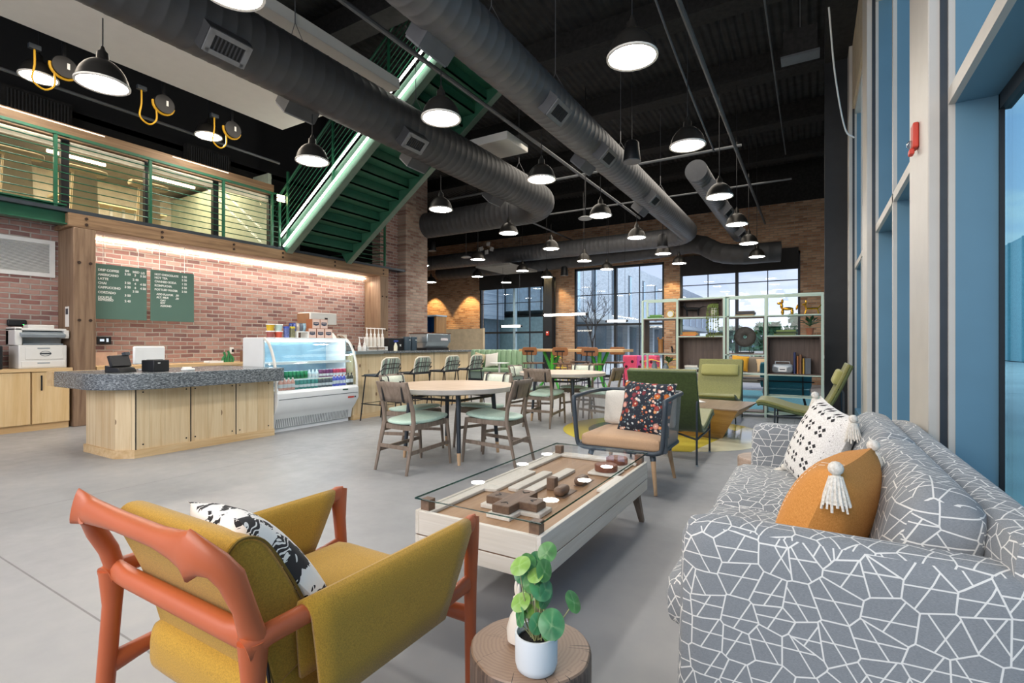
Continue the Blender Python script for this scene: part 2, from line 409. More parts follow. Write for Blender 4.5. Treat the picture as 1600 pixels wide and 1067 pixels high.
# ------------------------------------------------------------------ window wall on the right
M_beige=plain('beige aluminium','#c9c4bb',.45,.1,var=.03)
M_blue=plain('daylight blue reveal','#5f879c',.5,.05,var=.06,scale=2)  # blue cast of the daylight is put into this colour
M_teal=glassm('teal glass','#cdebf0',.5)
cols=[(-3.2,-2.6),(3.56,4.17),(7.17,7.76),(10.45,11.0)]
for i,(a,b) in enumerate(cols):
    c=struct('trim_%d'%(i+2),G().box(.55,.645,a,b,0,6.4),M_beige,bevel=.006)
    obj('column_core',G().box(.65,.855,a+.005,b-.005,0,6.4),M_blue,c)
    obj('groove',G().box(.6,.652,a-.012,a,0,6.4),M_dark,c)
    obj('edge_strip',G().box(.632,.66,a-.03,a-.012,0,6.4),M_beige,c)
for i in range(3):
    y0=cols[i][1];y1=cols[i+1][0]-.03
    w=struct('window_%d'%(i+4),G().box(.63,.66,y0,y1,2.54,2.62),M_beige)
    obj('transom',G().box(.66,.86,y0,y1,2.54,2.62),M_blue,w)
    obj('sill',G().box(.63,.9,y0,y1,0,.16),M_blue,w)
    obj('head',G().box(.63,.9,y0,y1,5.2,5.3),M_beige,w)
    obj('jamb',G().box(.66,.83,y1-.005,y1+.025,.16,5.2),M_blue,w)
    ms={0:[1.6],1:[5.7],2:[9.1]}[i]
    for m in ms:
        f=obj('mullion',G().box(.63,.66,m-.03,m+.03,.16,5.2),M_beige,w)
        obj('fin',G().box(.66,.86,m-.03,m+.03,.16,5.2),M_blue,f)
    obj('sash_frame',G().box(.83,.88,y0,y1,.16,.24).box(.83,.88,y0,y1,2.46,2.54).box(.83,.85,y1-.025,y1,.16,5.2).box(.83,.88,y0,y0+.05,.16,5.2).box(.83,.88,y0,y1,2.62,2.68),M_frame,w)
    obj('pane',G().box(.855,.862,y0,y1,.16,5.2),M_teal,w)
struct('wall_right_upper',G().box(.6,.95,-4,11,5.3,7.0),plain('beige drywall','#c3b49a',.9))
struct('wall_right_far',G().box(.65,.95,11.0,18.3,0,7.0),plain('black wall','#131314',.9))
struct('wall_right_wing',G().box(.2,.6,10.86,11.05,0,7.0),plain('dark steel wall','#26282b',.6,.2))

# ------------------------------------------------------------------ timber frame of the coffee niche
def bolts(par,pts,nx=1):
    for y,z in pts: obj('bolt',G().cyl((-9.605,y,z),(-9.585,y,z),.022,n=8),M_bolt,par)
for lab,y0,y1,hz in (('dark weathered timber post beside the printer cabinets',3.14,3.42,.0),('timber post with amber lit side at far end of the coffee bar',9.45,9.73,0)):
    t=thing('timber_post',lab,'post',(0,0,0))
    obj('post_body',G().box(-10.19,-9.6,y0,y1,0,3.03),M_post,t,bevel=.01)
    bolts(t,[(y0+.07,2.5),(y1-.07,2.5),(y0+.07,1.62),(y1-.07,1.62)])
t=thing('timber_beam','long bolted timber beam spanning above the menu wall','beam')
obj('beam_body',G().box(-9.9,-9.6,3.08,9.75,3.03,3.24),M_beam,t,bevel=.01)
bolts(t,[(y,z) for y in (3.3,4.35,5.6,6.65,8.0,9.55) for z in (3.09,3.18)])
struct('trim_8',G().box(-10.2,-9.9,3.1,9.73,3.03,3.1),M_beam)
s=obj('led_strip',G().box(-10.17,-10.14,3.43,9.45,2.98,3.0),emis('warm led','#fff0dc',26));tag(s,'warm glowing strip light hidden above the menu wall bricks','light strip')
t=thing('steel_beam','dark green steel beam above the wall vent','beam')
obj('web',G().box(-9.74,-9.72,-4,3.08,3.08,3.34),M_green,t);obj('flange',G().box(-9.8,-9.64,-4,3.08,3.34,3.36),M_green,t);obj('flange',G().box(-9.8,-9.64,-4,3.08,3.06,3.08),M_green,t)
struct('mezzanine_floor',G().box(-14,-9.62,-4,11.2,3.245,3.3),M_dark)
struct('mezzanine_ceiling',G().box(-14,-10.5,-4,10.3,5.0,5.1),plain('grey soffit','#8d8a86',.9))

# ------------------------------------------------------------------ mezzanine front: top timber, glazing, railing
t=thing('timber_header','long timber header above the mezzanine glazing','beam')
obj('beam_body',G().box(-10.05,-9.78,-4,6.57,4.38,4.62),M_beam,t,bevel=.008)
obj('slot_light',G().box(-9.785,-9.775,2.2,3.6,4.585,4.6),emis('soft white','#fff0d8',2),t)
obj('slot_light',G().box(-9.785,-9.775,4.6,5.6,4.585,4.6),emis('soft white','#fff0d8',2),t)
t=thing('glass_screen','clear glass mezzanine screen in black channel posts','glass screen')
M_mglass=glassm('mezz glass','#fbfaf7',.7)
ys=[-1.5,.3,1.98,3.1,4.22,5.36,6.5]
for y in ys: obj('channel_post',G().box(-9.86,-9.78,y-.05,y+.05,3.3,4.38),M_black,t)
for a,b in zip(ys,ys[1:]):
    p=obj('pane',G().box(-9.83,-9.82,a+.05,b-.05,3.32,4.3),M_mglass,t)
    obj('top_strip',G().box(-9.85,-9.80,a+.05,b-.05,4.24,4.36),plain('pale glazing strip','#f0e4ca',.6),p)
def railing(t,p0,p1,zs,posts,ax,top=4.4,base=3.3,pr=.022):
    pass
t=thing('mezzanine_railing','green steel railing of horizontal bars in front of the mezzanine glass','railing')
for y in (-.9,1.2,2.95,4.2,5.44,6.45): obj('rail_post',G().box(-9.69,-9.65,y-.022,y+.022,3.3,4.4),M_green,t)
obj('top_rail',G().box(-9.7,-9.64,-4,6.58,4.38,4.42),M_green,t)
for k in range(9):
    z=3.4+k*.108; obj('rail_bar',G().cyl((-9.67,-4,z),(-9.67,6.58,z),.0085,n=6),M_green,t)
# things inside the mezzanine room
M_birch=plain('birch ply','#dccba4',.6,var=.08)
for i,(y,x,lab) in enumerate([(2.0,-10.9,'pale wooden T stand behind the leftmost mezzanine pane'),(2.85,-10.9,'pale wooden T stand behind the black post above the wall vent'),(3.75,-11.0,'pale wooden T stand behind the middle mezzanine pane'),(4.75,-11.0,'pale wooden T stand seen through the right mezzanine panes')]):
    t=thing('plywood_stand',lab,'stand',(x,y,3.3))
    obj('arm',G().cushion(-.1,.1,-.32,.32,.95,1.06,5),M_birch,t)
    obj('panel',G().prism([(-.2,.06),(.2,.06),(.16,.95),(-.16,.95)],'x',-.05,-.02),M_birch,t)
    obj('panel',G().prism([(-.2,.06),(.2,.06),(.16,.95),(-.16,.95)],'x',.02,.05),M_birch,t)
    obj('foot',G().box(-.25,.25,-.28,.28,0,.06),M_birch,t)
for i,(y,l) in enumerate([(1.6,'left'),(3.6,'middle'),(5.3,'right')]):
    s=obj('tube_light',G().cyl((-12.2,y,4.85),(-12.2,y+.9,4.85),.03,n=8),emis('mezz tube','#ffe9c4',14));tag(s,'glowing tube light behind the mezzanine glass, %s of three'%l,'light')
t=thing('wire_rack','rack of upright slats standing deep in the mezzanine room','rack',(-13,4.9,3.3))
obj('frame',G().box(-.2,.2,-1,1,.02,.08).box(-.2,.2,-1,1,.9,.95),M_birch,t)
for k in range(9): obj('slat',G().box(-.02,.02,-.95+k*.23,-.9+k*.23,.08,.9),M_white,t)
struct('wall_mezzanine_side',G().box(-14,-9.95,6.55,6.62,3.3,4.9),plain('sage panel','#b9c4b0',.8))

# ------------------------------------------------------------------ staircase
t=thing('staircase','dark green steel stair rising right from the mezzanine','stairs')
A=Vector((-9.62,0,3.3));B=Vector((-5.25,0,6.36));dv=(B-A);ln=dv.length;du=dv.normalized();nu=Vector((-du.z,0,du.x))
Mst=plain('stair green','#235a43',.55,.1)
Mst2=plain('stair green bright','#2b5f48',.55,.1)
for y in (6.7,8.3):
    a=Vector((A.x,y,A.z+.02));b=Vector((B.x,y,B.z+.02))
    obj('stringer',G().bar(a,b,.05,.32,up=(0,0,1)),Mst2,t)
    obj('stringer_flange',G().bar(a-nu*.16+Vector((0,.05,0)),b-nu*.16+Vector((0,.05,0)),.14,.02),plain('grey green lip','#5d7263',.5),t)
NT=15
for k in range(NT):
    p=A+dv*((k+.6)/NT)
    tr=obj('tread',G().box(p.x-.17,p.x+.15,6.74,8.26,p.z+.0,p.z+.03),Mst,t)
    obj('riser',G().box(p.x+.13,p.x+.15,6.74,8.26,p.z+.0,p.z+.2),Mst,tr)
Mled=emis('cool led','#fffaf0',13)
for off,y in ((-.02,6.635),(.22,6.635)):
    o=nu*(off-.02); obj('led_tube',G().tube([A+o+Vector((.05,y,.05)),B+o+Vector((0,y,.05))],.02,6),Mled,t)
for k in range(8):
    o=nu*(.38+.1*k); obj('rail_bar',G().tube([A+o+Vector((.25,6.66,0)),B+o+Vector((0,6.66,0))],.009,6),M_green,t)
o=nu*1.2; obj('hand_rail',G().tube([A+o+Vector((.4,6.66,0)),B+o+Vector((.0,6.66,0))],.022,8),M_green,t)
for q in (.04,.36,.7):
    p=A+dv*q; obj('rail_post',G().box(p.x-.02,p.x+.02,6.64,6.68,p.z,p.z+1.45),M_green,t)
for k in range(7):
    o=nu*(.38+.1*k); obj('rail_bar',G().tube([A+o+Vector((.25,8.34,0)),B+o+Vector((0,8.34,0))],.009,6),M_green,t)
t=thing('landing_railing','short green railing at foot of the stair beside the brick pier','railing')
for y in (8.45,9.65): obj('rail_post',G().box(-9.67,-9.63,y-.025,y+.025,3.3,4.42),M_green,t)
for k in range(9): obj('rail_bar',G().cyl((-9.65,8.45,3.42+k*.11),(-9.65,9.65,3.42+k*.11),.009,n=6),M_green,t)
for k in range(4): obj('rail_bar',G().cyl((-11.2,9.2-k*.0,3.42+k*.22),(-9.65,9.65,3.42+k*.22),.009,n=6),M_green,t)
obj('top_rail',G().cyl((-9.65,8.45,4.42),(-9.65,9.65,4.42),.022,n=8),M_green,t)
t=thing('floodlight','small four lamp flood light on post at foot of the stair','light',(-9.56,6.56,4.3))
for a in (-.045,.045):
    for b in (-.04,.04): obj('lamp',G().cbox((0.03,a,b),(.03,.075,.05)),emis('flood','#ffe2b0',20),t)
obj('bracket',G().box(-.03,.015,-.08,.08,-.07,.07),M_black,t)
obj('arm',G().box(-.03,0,-.02,.02,-1.0,-.07),M_green,t)
# ------------------------------------------------------------------ ceiling fittings
M_cloud=plain('pale acoustic felt','#d3d0c9',.95,var=.02)
s=obj('ceiling_panel',G().box(-8.6,-5.62,-3,5.95,5.3,5.46),M_cloud,bevel=.01);tag(s,'huge pale flat acoustic panel hanging above the cafe counter','ceiling panel')
s=obj('ceiling_panel',G().box(-6.7,-5.15,8.45,9.3,5.3,5.46),M_cloud,bevel=.01);tag(s,'small pale flat acoustic panel beside the upper stair','ceiling panel')
M_duct=plain('grey duct metal','#5e5f62',.5,.3,var=.1)
M_duct2=plain('dark duct metal','#424345',.55,.3,var=.1)
M_grille=plain('duct grille dark','#232426',.6)
def duct(name,lab,path,r,mat,regs=(),cap=True,pitch=.16):
    t=thing(name,lab,'duct')
    # resample with little seams
    P=[Vector(p) for p in path];S=[0]
    for a,b in zip(P,P[1:]):S.append(S[-1]+(b-a).length)
    pts=[];rs=[];d=0
    def at(d):
        for i in range(len(P)-1):
            if d<=S[i+1]+1e-6: return P[i].lerp(P[i+1],(d-S[i])/(S[i+1]-S[i]))
        return P[-1]
    while d<S[-1]:
        for o,q in ((0,r),(pitch-.035,r),(pitch-.027,r+.0028),(pitch-.01,r+.0028)):
            if d+o<S[-1]: pts.append(at(d+o));rs.append(q)
        d+=pitch
    obj('spiral_body',G().tube(pts,rs,20,cap=cap),mat,t,ang=.9)
    for y,sgn in regs:
        x=path[0][0];z=path[0][2];a=-.8
        c=Vector((x+sgn*math.cos(a)*r,y,z+math.sin(a)*r));n=Vector((sgn*math.cos(a),0,math.sin(a)))
        ry=math.atan2(n.x,n.z)
        b=obj('register_box',G().cbox((0,0,.0),(.26,.46,.2)),mat,t,loc=c+n*.03,rot=(0,ry,0))
        obj('register_rim',G().cbox((0,.19,.11),(.24,.06,.02)).cbox((0,-.19,.11),(.24,.06,.02)).cbox((.1,0,.11),(.05,.4,.02)).cbox((-.1,0,.11),(.05,.4,.02)),plain('register rim','#77787a',.5,.2),b)
        gg=G()
        for k in range(9): gg.cbox((0,-.16+k*.04,.108),(.17,.016,.012),(.5,0,0))
        obj('register_slats',gg.cbox((0,0,.1),(.17,.34,.004)),M_grille,b)
    return t
def elbow(c,r,a0,a1,n=7): return [(c[0]+r*math.cos(a0+(a1-a0)*i/n),c[1]+r*math.sin(a0+(a1-a0)*i/n),c[2]) for i in range(n+1)]
duct('spiral_duct','dark spiral duct nearest the stair, crossing the pale ceiling panel',[(-5.6,-2,4.7),(-5.6,10.4,4.7)]+elbow((-6.4,10.5,4.7),.8,0,PI/2)+[(-14,11.3,4.7)],.36,M_duct2,[(3.0,1),(4.3,-1),(5.9,1),(6.6,-1),(9.1,-1)])
duct('spiral_duct','long grey spiral duct over the middle of the room',[(-3.2,-1,4.65),(-3.2,15.4,4.65)]+elbow((-4.1,15.5,4.65),.9,0,PI/2)+[(-15,16.4,4.65)],.29,M_duct,[(4.1,-1),(6.1,1),(8.0,1),(8.2,-1),(10.9,1),(11.6,-1)])
duct('spiral_duct','short grey spiral duct with flat end cap near the windows',[(-1.93,10.2,4.62),(-1.93,16.9,4.62)],.21,M_duct,[(10.9,1),(12.9,1),(15.6,1)])
duct('spiral_duct','dark duct snaking across the top of the far windows',bez([(-14,17.3,4.35),(-8,17.3,4.4),(-4.4,17.3,4.5),(-3.2,17.1,4.5),(-2.5,16.7,4.1),(-1.8,16.5,3.95),(-1.2,16.5,3.95),(-.55,16.6,3.95)],40),.3,M_duct2,pitch=.3)
# duct hangers
for x,zt,ys in ((-3.2,4.94,(4.9,6.6,9.5,12.5)),(-5.6,5.06,(4.05,6.3,9.7))):
    for y in ys:
        s=obj('duct_hanger',G().cyl((x,y,zt+.25),(x,y,7.0),.006,n=5).bar((x,y,zt+.25),(x+.16,y,zt-.05),.006,.006).bar((x,y,zt+.25),(x-.16,y,zt-.05),.006,.006),M_duct)
        tag(s,'thin wire hanger holding the %s'%('middle spiral duct' if x>-4 else 'duct nearest the stair'),'hanger','wire hangers of the %s duct'%('middle' if x>-4 else 'stair side'))
# pendants ----------------------------------------------------------
M_shadeo=plain('dark pendant shade','#3c3a37',.35,.6)
M_rim=plain('pale pendant rim','#e8e4da',.5)
M_disc=emis('pendant lens','#fffaf3',70)
def pendant_proto():
    t=thing('pendant_light','x','pendant light',(0,0,0),0)
    prof=[(.212,0),(.214,.012),(.205,.03),(.195,.07),(.175,.12),(.14,.17),(.1,.205),(.06,.225),(.05,.24),(.045,.30),(.025,.32),(.012,.36)]
    obj('lamp_shade',G().lathe(prof,28,capb=False),M_shadeo,t)
    obj('rim',G().lathe([(.196,-.004),(.216,-.004),(.216,.012),(.196,.012)],28,capb=False,capt=False),M_rim,t)
    obj('lens',G().lathe([(.196,.004),(.1,.0),(.0,.0)],28,capb=False,capt=False),M_disc,t)
    return t
pp=pendant_proto();used=False
def pendant(x,y,z,ztop,label,group=None):
    global used
    if not used:o=pp;used=True;o.location=(x,y,z)
    else:o=dup(pp,(x,y,z))
    for c in list(o.children):
        if c.name.startswith('cord'): bpy.data.objects.remove(c)
    o['label']=label
    if group:o['group']=group
    obj('cord',G().cyl((0,0,.35),(0,0,ztop-z),.006,n=6),M_black,o)
rows=[(-1.32,'row nearest the tall right windows',[4.22,6.45,8.95,11.2,13.45,15.6],3.7,{}),
 (-3.46,'second row from the right windows',[2.0,4.3,6.66,9.1,11.4,13.8,15.7],3.7,{0:4.45,1:4.22,2:4.45,3:4.45,4:4.22,5:4.45,6:4.3}),
 (-5.75,'third row from the right windows',[2.1,4.42,7.2,9.5,11.6,13.8,15.7],3.7,{0:4.33,1:4.33,2:4.33,3:4.33,4:4.33}),
 (-8.3,'fourth row, past the stair',[12.0,14.6,16.4],3.7,{2:4.35}),
 (-10.4,'fifth row, beyond the brick pier',[12.0,15.0,17.0],3.7,{2:4.05}),
 (-12.9,'sixth row, beyond the brick pier',[13.2,15.4],3.7,{}),
 (-9.1,'pair over the mezzanine edge',[2.6,4.86],4.9,{})]
for x,nm,ys,z,tp in rows:
    for i,y in enumerate(ys):
        xx=x-.05 if (x==-5.75 and i==2) else x
        pendant(xx,y,z,tp.get(i,7.0),'dark dome pendant light, %s from the camera in the %s'%(ORD[i],nm))
# hanging speakers
for i,(x,y,z,lab) in enumerate([(-2.46,7.85,4.15,'black cylinder speaker hanging right of the middle duct'),(-3.3,13.1,3.75,'black tapered speaker hanging below the duct elbow'),(-11.0,13.2,4.4,'black cylinder speaker beyond the brick pier'),(-7.6,16.4,3.7,'black cylinder speaker above the far left window')]):
    t=thing('hanging_speaker',lab,'speaker',(x,y,z))
    obj('body',G().lathe([(.13,0),(.135,.02),(.11,.3),(.08,.33),(.01,.34)],18),M_black,t)
    obj('ring',G().lathe([(.1,-.004),(.14,-.004),(.14,.012),(.1,.012)],18),plain('speaker ring','#54575a',.5),t)
    obj('cord',G().cyl((0,0,.33),(0,0,(4.34 if i==1 else 4.3 if i==3 else 7)-z),.006,n=5),M_black,t)
for x,y,lab in ((-4.35,10.5,'flat round white disc hanging in the second pendant row'),(-9.6,13.2,'flat round grey disc hanging beyond the stair duct')):
    t=thing('ceiling_speaker',lab,'speaker',(x,y,4.05));obj('disc',G().lathe([(.0,0),(.15,.0),(.16,.02),(.1,.05),(.02,.06)],20),plain('disc grey','#8a8b8c',.5),t);obj('stem',G().cyl((0,0,.05),(0,0,2.95),.012,n=6),M_black,t)
# cord reels
M_yel=plain('yellow cable','#d9a514',.5)
for i,(y,lab) in enumerate([(2.75,'left'),(3.97,'middle'),(5.05,'right')]):
    t=thing('cord_reel','%s of three black cord reels with yellow cable under the dark ceiling'%('leftmost' if i==0 else 'middle' if i==1 else 'rightmost'),'cord reel',(-8.72,y,5.0))
    obj('drum',G().cyl((-.05,0,0),(.05,0,0),.14,n=20),M_black,t)
    obj('yellow_band',G().tube([(.055*0,.145*math.cos(a),.145*math.sin(a)) for a in [PI*.95+k*PI*1.0/12 for k in range(13)]],.022,6),M_yel,t)
    obj('hook',G().box(-.02,.02,-.02,.02,.13,2.0),M_black,t)
    obj('cable_loop',G().tube(bez([(0,-.3,.12),(0,-.3,-.1),(0,-.32,-.3),(0,-.2,-.38),(0,-.1,-.28),(0,-.1,-.1)],24),.012,6),M_yel,t)
    obj('plug_box',G().box(-.03,.03,-.36,-.24,.1,.16),M_dark,t)
    obj('tag',G().box(.05,.053,.02,.05,-.02,.06),M_white,t)
t=thing('ceiling_bracket','short grey rod with small white box under the dark ceiling at far left','bracket',(-8.75,1.95,5.25))
obj('hanging_rod',G().bar((0,.0,.05),(0,-.16,-.35),.02,.02),plain('grey pipe','#55585b',.5,.3),t);obj('junction_box',G().box(-.03,.03,-.32,-.14,-.46,-.38),plain('disc grey','#8a8b8c',.5),t)
# pipes
M_pipe=plain('grey pipe','#55585b',.5,.3)
for p0,p1,r,lab in [((-1.25,-1,5.0),(-1.25,17.4,5.0),.032,'long grey sprinkler pipe running beside the right windows'),
  ((-4.46,-1,5.05),(-4.46,15,5.05),.032,'long grey sprinkler pipe between the two big spiral ducts'),
  ((-9,10.9,5.2),(-1.2,10.9,5.2),.03,'grey pipe crossing the ceiling above the middle pendants'),
  ((-8,13.2,5.05),(-.4,13.2,5.05),.022,'thin grey pipe crossing the ceiling near the far duct'),
  ((-9.35,-1,4.95),(-9.35,6.4,4.95),.025,'pipe under the dark ceiling above the mezzanine railing'),
  ((-.55,-1,5.9),(-.55,14,5.9),.014,'thin conduit along the black ceiling next to the windows'),
  ((-7.5,12.5,5.05),(-7.5,17,5.05),.025,'dark pipe beyond the left duct elbow')]:
    s=obj('ceiling_pipe',G().cyl(p0,p1,r,n=8),M_pipe);tag(s,lab,'pipe')
s=obj('ceiling_cable',G().tube(bez([(-1.75,3.2,6.9),(-1.7,4.6,6.0),(-1.55,6.0,5.2),(-1.4,7.2,4.6),(-1.35,8.6,4.35)],24),.014,5),M_pipe);tag(s,'slack grey cable drooping between the pendants near the windows','cable')
s=obj('ceiling_cable',G().tube(bez([(.2,8.2,5.9),(.3,9.0,5.3),(.45,9.6,4.7),(.58,9.7,4.55)],24),.012,5),M_white);tag(s,'white cable curling down to the window wall','cable')
t=thing('junction_box','dark cable box under the ceiling beside the window wall','box',(-.15,8.6,5.55))
obj('box_body',G().box(-.22,.22,-.1,.1,-.03,.35),M_ceilbeam,t);obj('box_lip',G().box(-.25,.25,-.13,.13,-.06,-.03),M_pipe,t);obj('hanger_rod',G().cyl((0,0,.3),(0,0,1.4),.008,n=5),M_pipe,t)
# linear tube lights
M_tube=emis('linear led','#fff4e2',16)
for x0,x1,y,z,lab in [(-6.55,-5.3,12.8,2.08,'long glowing tube light over the high wooden table'),(-9.35,-8.6,15.0,1.88,'short glowing tube light in front of the left far window'),(-5.55,-4.95,15.2,1.98,'short glowing tube standing for a lamp reflection in the middle far window')]:  # last tube: reflection in the glass, built as glowing geometry
    t=thing('linear_pendant',lab,'pendant light',((x0+x1)/2,y,z));h=(x1-x0)/2
    obj('glowing_tube',G().cyl((-h,0,0),(h,0,0),.032,n=10),M_tube,t)
    for q in (-1,1):
        obj('end_cap',G().cyl((q*h,0,0),(q*(h+.06),0,0),.035,n=10),M_black,t);obj('wire',G().cyl((q*h*.9,0,.03),(q*h*.9,0,7-z),.004,n=4),M_black,t)
# mezzanine wall grilles and loose ceiling boxes
for y,lab in ((2.95,'left'),(5.55,'right')):
    t=thing('black_grille','black louvred grille in the dark wall above the timber header, %s one'%lab,'vent',(-10.45,y,4.95))
    obj('box_frame',G().box(-.05,.1,-.42,.42,-.2,.2),M_ceilbeam,t);gg=G()
    for k in range(18): gg.box(.1,.115,-.36+k*.042,-.34+k*.042,-.15,.15)
    obj('louvre',gg,M_grille,t);obj('lip',G().box(-.05,.2,-.46,.46,-.26,-.2),M_pipe,t)
for i,(x,y,z) in enumerate([(-9.2,13.5,4.35),(-9.0,13.5,4.22),(-9.0,13.6,4.5),(-8.8,13.5,4.3)]):
    s=obj('hanging_tag',G().cbox((x,y,z),(.13,.01,.13),(0,.2*i-.3,0)),plain('grey card','#8d8d8c',.8));tag(s,'pale square tag hanging among the dark pipes beyond the brick pier','tag','hanging tags beyond the brick pier')
s=obj('ceiling_panel',G().box(-10.2,-8.8,14.6,16.6,3.95,4.02),plain('grey felt','#85837e',.95));tag(s,'grey flat panel low under the ceiling beyond the brick pier','ceiling panel')
# ------------------------------------------------------------------ patterned fabrics
def sofa_mat():
    n=N('geometric line fabric');p=n.sep(n.coord());ge=n.new('ShaderNodeNewGeometry')
    ab=n.new('ShaderNodeVectorMath',operation='ABSOLUTE');n.l(ge.outputs['Normal'],ab.inputs[0]);a=n.sep(ab.outputs[0])
    xm=n.math('MULTIPLY',n.math('GREATER_THAN',a[0],a[1]),n.math('GREATER_THAN',a[0],a[2]))
    ym=n.math('MULTIPLY',n.math('GREATER_THAN',a[1],a[0]),n.math('GREATER_THAN',a[1],a[2]))
    def sel(m,u,w): return n.math('ADD',n.math('MULTIPLY',m,u),n.math('MULTIPLY',n.math('SUBTRACT',1,m),w))
    v=n.comb(sel(xm,p[1],p[0]),sel(ym,p[2],sel(xm,p[2],p[1])),0)
    S=11.5
    kw=dict(voronoi_dimensions='2D')
    vo=n.new('ShaderNodeTexVoronoi',feature='DISTANCE_TO_EDGE',**kw);v1=n.new('ShaderNodeTexVoronoi',feature='F1',**kw)
    for q in (vo,v1):n.l(v,q.inputs['Vector']);q.inputs['Scale'].default_value=S;q.inputs['Randomness'].default_value=.7
    ln=n.math('LESS_THAN',vo.outputs['Distance'],.024)
    d=n.new('ShaderNodeVectorMath',operation='SUBTRACT');n.l(v,d.inputs[0]);n.l(v1.outputs['Position'],d.inputs[1]);d=n.sep(d.outputs[0])
    r=n.sep(v1.outputs['Color'])
    def chord(ang,off=0):
        q=n.math('ADD',n.math('MULTIPLY',d[0],n.math('COSINE',ang)),n.math('MULTIPLY',d[1],n.math('SINE',ang)))
        return n.math('LESS_THAN',n.math('ABSOLUTE',n.math('ADD',q,off)),.0019)
    a1=n.math('ADD',n.math('MULTIPLY',n.math('ROUND',n.math('MULTIPLY',r[0],2.0)),1.05),.55)
    k=n.math('MAXIMUM',ln,n.math('MAXIMUM',chord(a1,0),n.math('MULTIPLY',chord(n.math('ADD',a1,1.05),0),n.math('GREATER_THAN',r[1],.12))))
    f=n.noise(n.mapping(n.coord(),(30,30,260)),6,2,.6)
    base=n.ramp(f,[(.3,'#767b7f'),(.7,'#95999c')])
    n.bsdf(n.mix(k,base,'#e2e1dc'),.95,0,n.bump(f,.2,.002),sheen=.1);return n.m
M_sofa=sofa_mat()
def diamond_mat():
    n=N('white knit with black diamonds');p=n.sep(n.coord())
    def cell(x,s,off=0):
        q=n.math('FRACT',n.math('ADD',n.math('DIVIDE',x,s),.5+off));return n.math('ABSOLUTE',n.math('ABSOLUTE',n.math('SUBTRACT',q,.5)),0)
    a=cell(p[0],.115);b=cell(p[1],.1)
    qa=n.math('ABSOLUTE',n.math('SUBTRACT',a,.17));qb=n.math('ABSOLUTE',n.math('SUBTRACT',b,.17))
    k=n.math('LESS_THAN',n.math('ADD',qa,qb),.135)
    cen=n.math('LESS_THAN',n.math('ADD',a,b),.06)
    k=n.math('MAXIMUM',k,cen)
    inn=n.math('MULTIPLY',n.math('LESS_THAN',n.math('ABSOLUTE',p[0]),.2),n.math('GREATER_THAN',p[2],.002));k=n.math('MULTIPLY',k,inn)
    f=n.noise(n.coord(),180,2)
    n.bsdf(n.mix(k,n.ramp(f,[(.3,'#cfccc6'),(.6,'#f0eeea')]),'#2b2a2b'),.95,0,n.bump(f,.5,.003));return n.m
def orange_mat():
    n=N('burnt orange linen');v=n.coord();p=n.sep(v);k=None
    f=n.noise(n.mapping(v,(60,400,1)),2,3);g=n.noise(n.mapping(v,(400,60,1)),2,3)
    base=n.ramp(n.math('MULTIPLY',n.math('ADD',f,g),.5),[(.35,'#bf7a35'),(.65,'#e0a055')])
    for x0 in (.10,.145):
        l=n.math('LESS_THAN',n.math('ABSOLUTE',n.math('SUBTRACT',p[0],x0)),.0035)
        ds=n.math('GREATER_THAN',n.math('FRACT',n.math('MULTIPLY',p[1],58)),.38)
        l=n.math('MULTIPLY',n.math('MULTIPLY',l,ds),n.math('GREATER_THAN',p[2],.004));k=l if k is None else n.math('MAXIMUM',k,l)
    n.bsdf(n.mix(k,base,'#f3efe4'),.95,0,n.bump(f,.3,.002));return n.m
def floral_mat():
    n=N('dark floral print');v=n.coord()
    a=n.new('ShaderNodeVectorMath',operation='ADD');n.l(v,a.inputs[0]);nz=n.new('ShaderNodeTexNoise');n.l(v,nz.inputs[0]);nz.inputs['Scale'].default_value=40
    sc=n.new('ShaderNodeVectorMath',operation='SCALE');n.l(nz.outputs['Color'],sc.inputs[0]);sc.inputs['Scale'].default_value=.012;n.l(sc.outputs[0],a.inputs[1])
    col='#1d2430'
    def layer(base,scale,rad,stops,petal=True,seed=0):
        vo=n.new('ShaderNodeTexVoronoi');n.l(n.mapping(a.outputs[0],loc=(seed,seed*.7,0)),vo.inputs['Vector']);vo.inputs['Scale'].default_value=scale
        r=n.sep(vo.outputs['Color']);c=n.ramp(r[0],stops,'CONSTANT')
        d=n.math('MULTIPLY',vo.outputs['Distance'],1)
        c=n.mix(n.math('LESS_THAN',d,rad*.3),c,'#e8c9a8')
        c=n.mix(n.math('MULTIPLY',n.math('GREATER_THAN',d,rad*.75),.4),c,'#3a1512')
        m=n.math('MULTIPLY',n.math('LESS_THAN',d,rad),n.math('GREATER_THAN',r[1],.25))
        return n.mix(m,base,c)
    c=layer(n.mix(0,col,col),42,.36,[(0,'#4d6a70'),(.3,'#2e4a52'),(.55,'#7c98a0'),(.8,'#3d5257')],seed=3)
    c=layer(c,27,.32,[(0,'#e5dccf'),(.35,'#c9704f'),(.6,'#e8b9a0'),(.8,'#c8d0d0')],seed=9)
    c=layer(c,19,.3,[(0,'#d0574a'),(.3,'#e0955a'),(.55,'#e3cdbf'),(.8,'#b9455a')],seed=5)
    c=layer(c,12,.33,[(0,'#96382f'),(.3,'#cf7436'),(.5,'#a6463f'),(.7,'#d3998a'),(.85,'#7d3540')],seed=1)
    n.bsdf(c,.85);return n.m
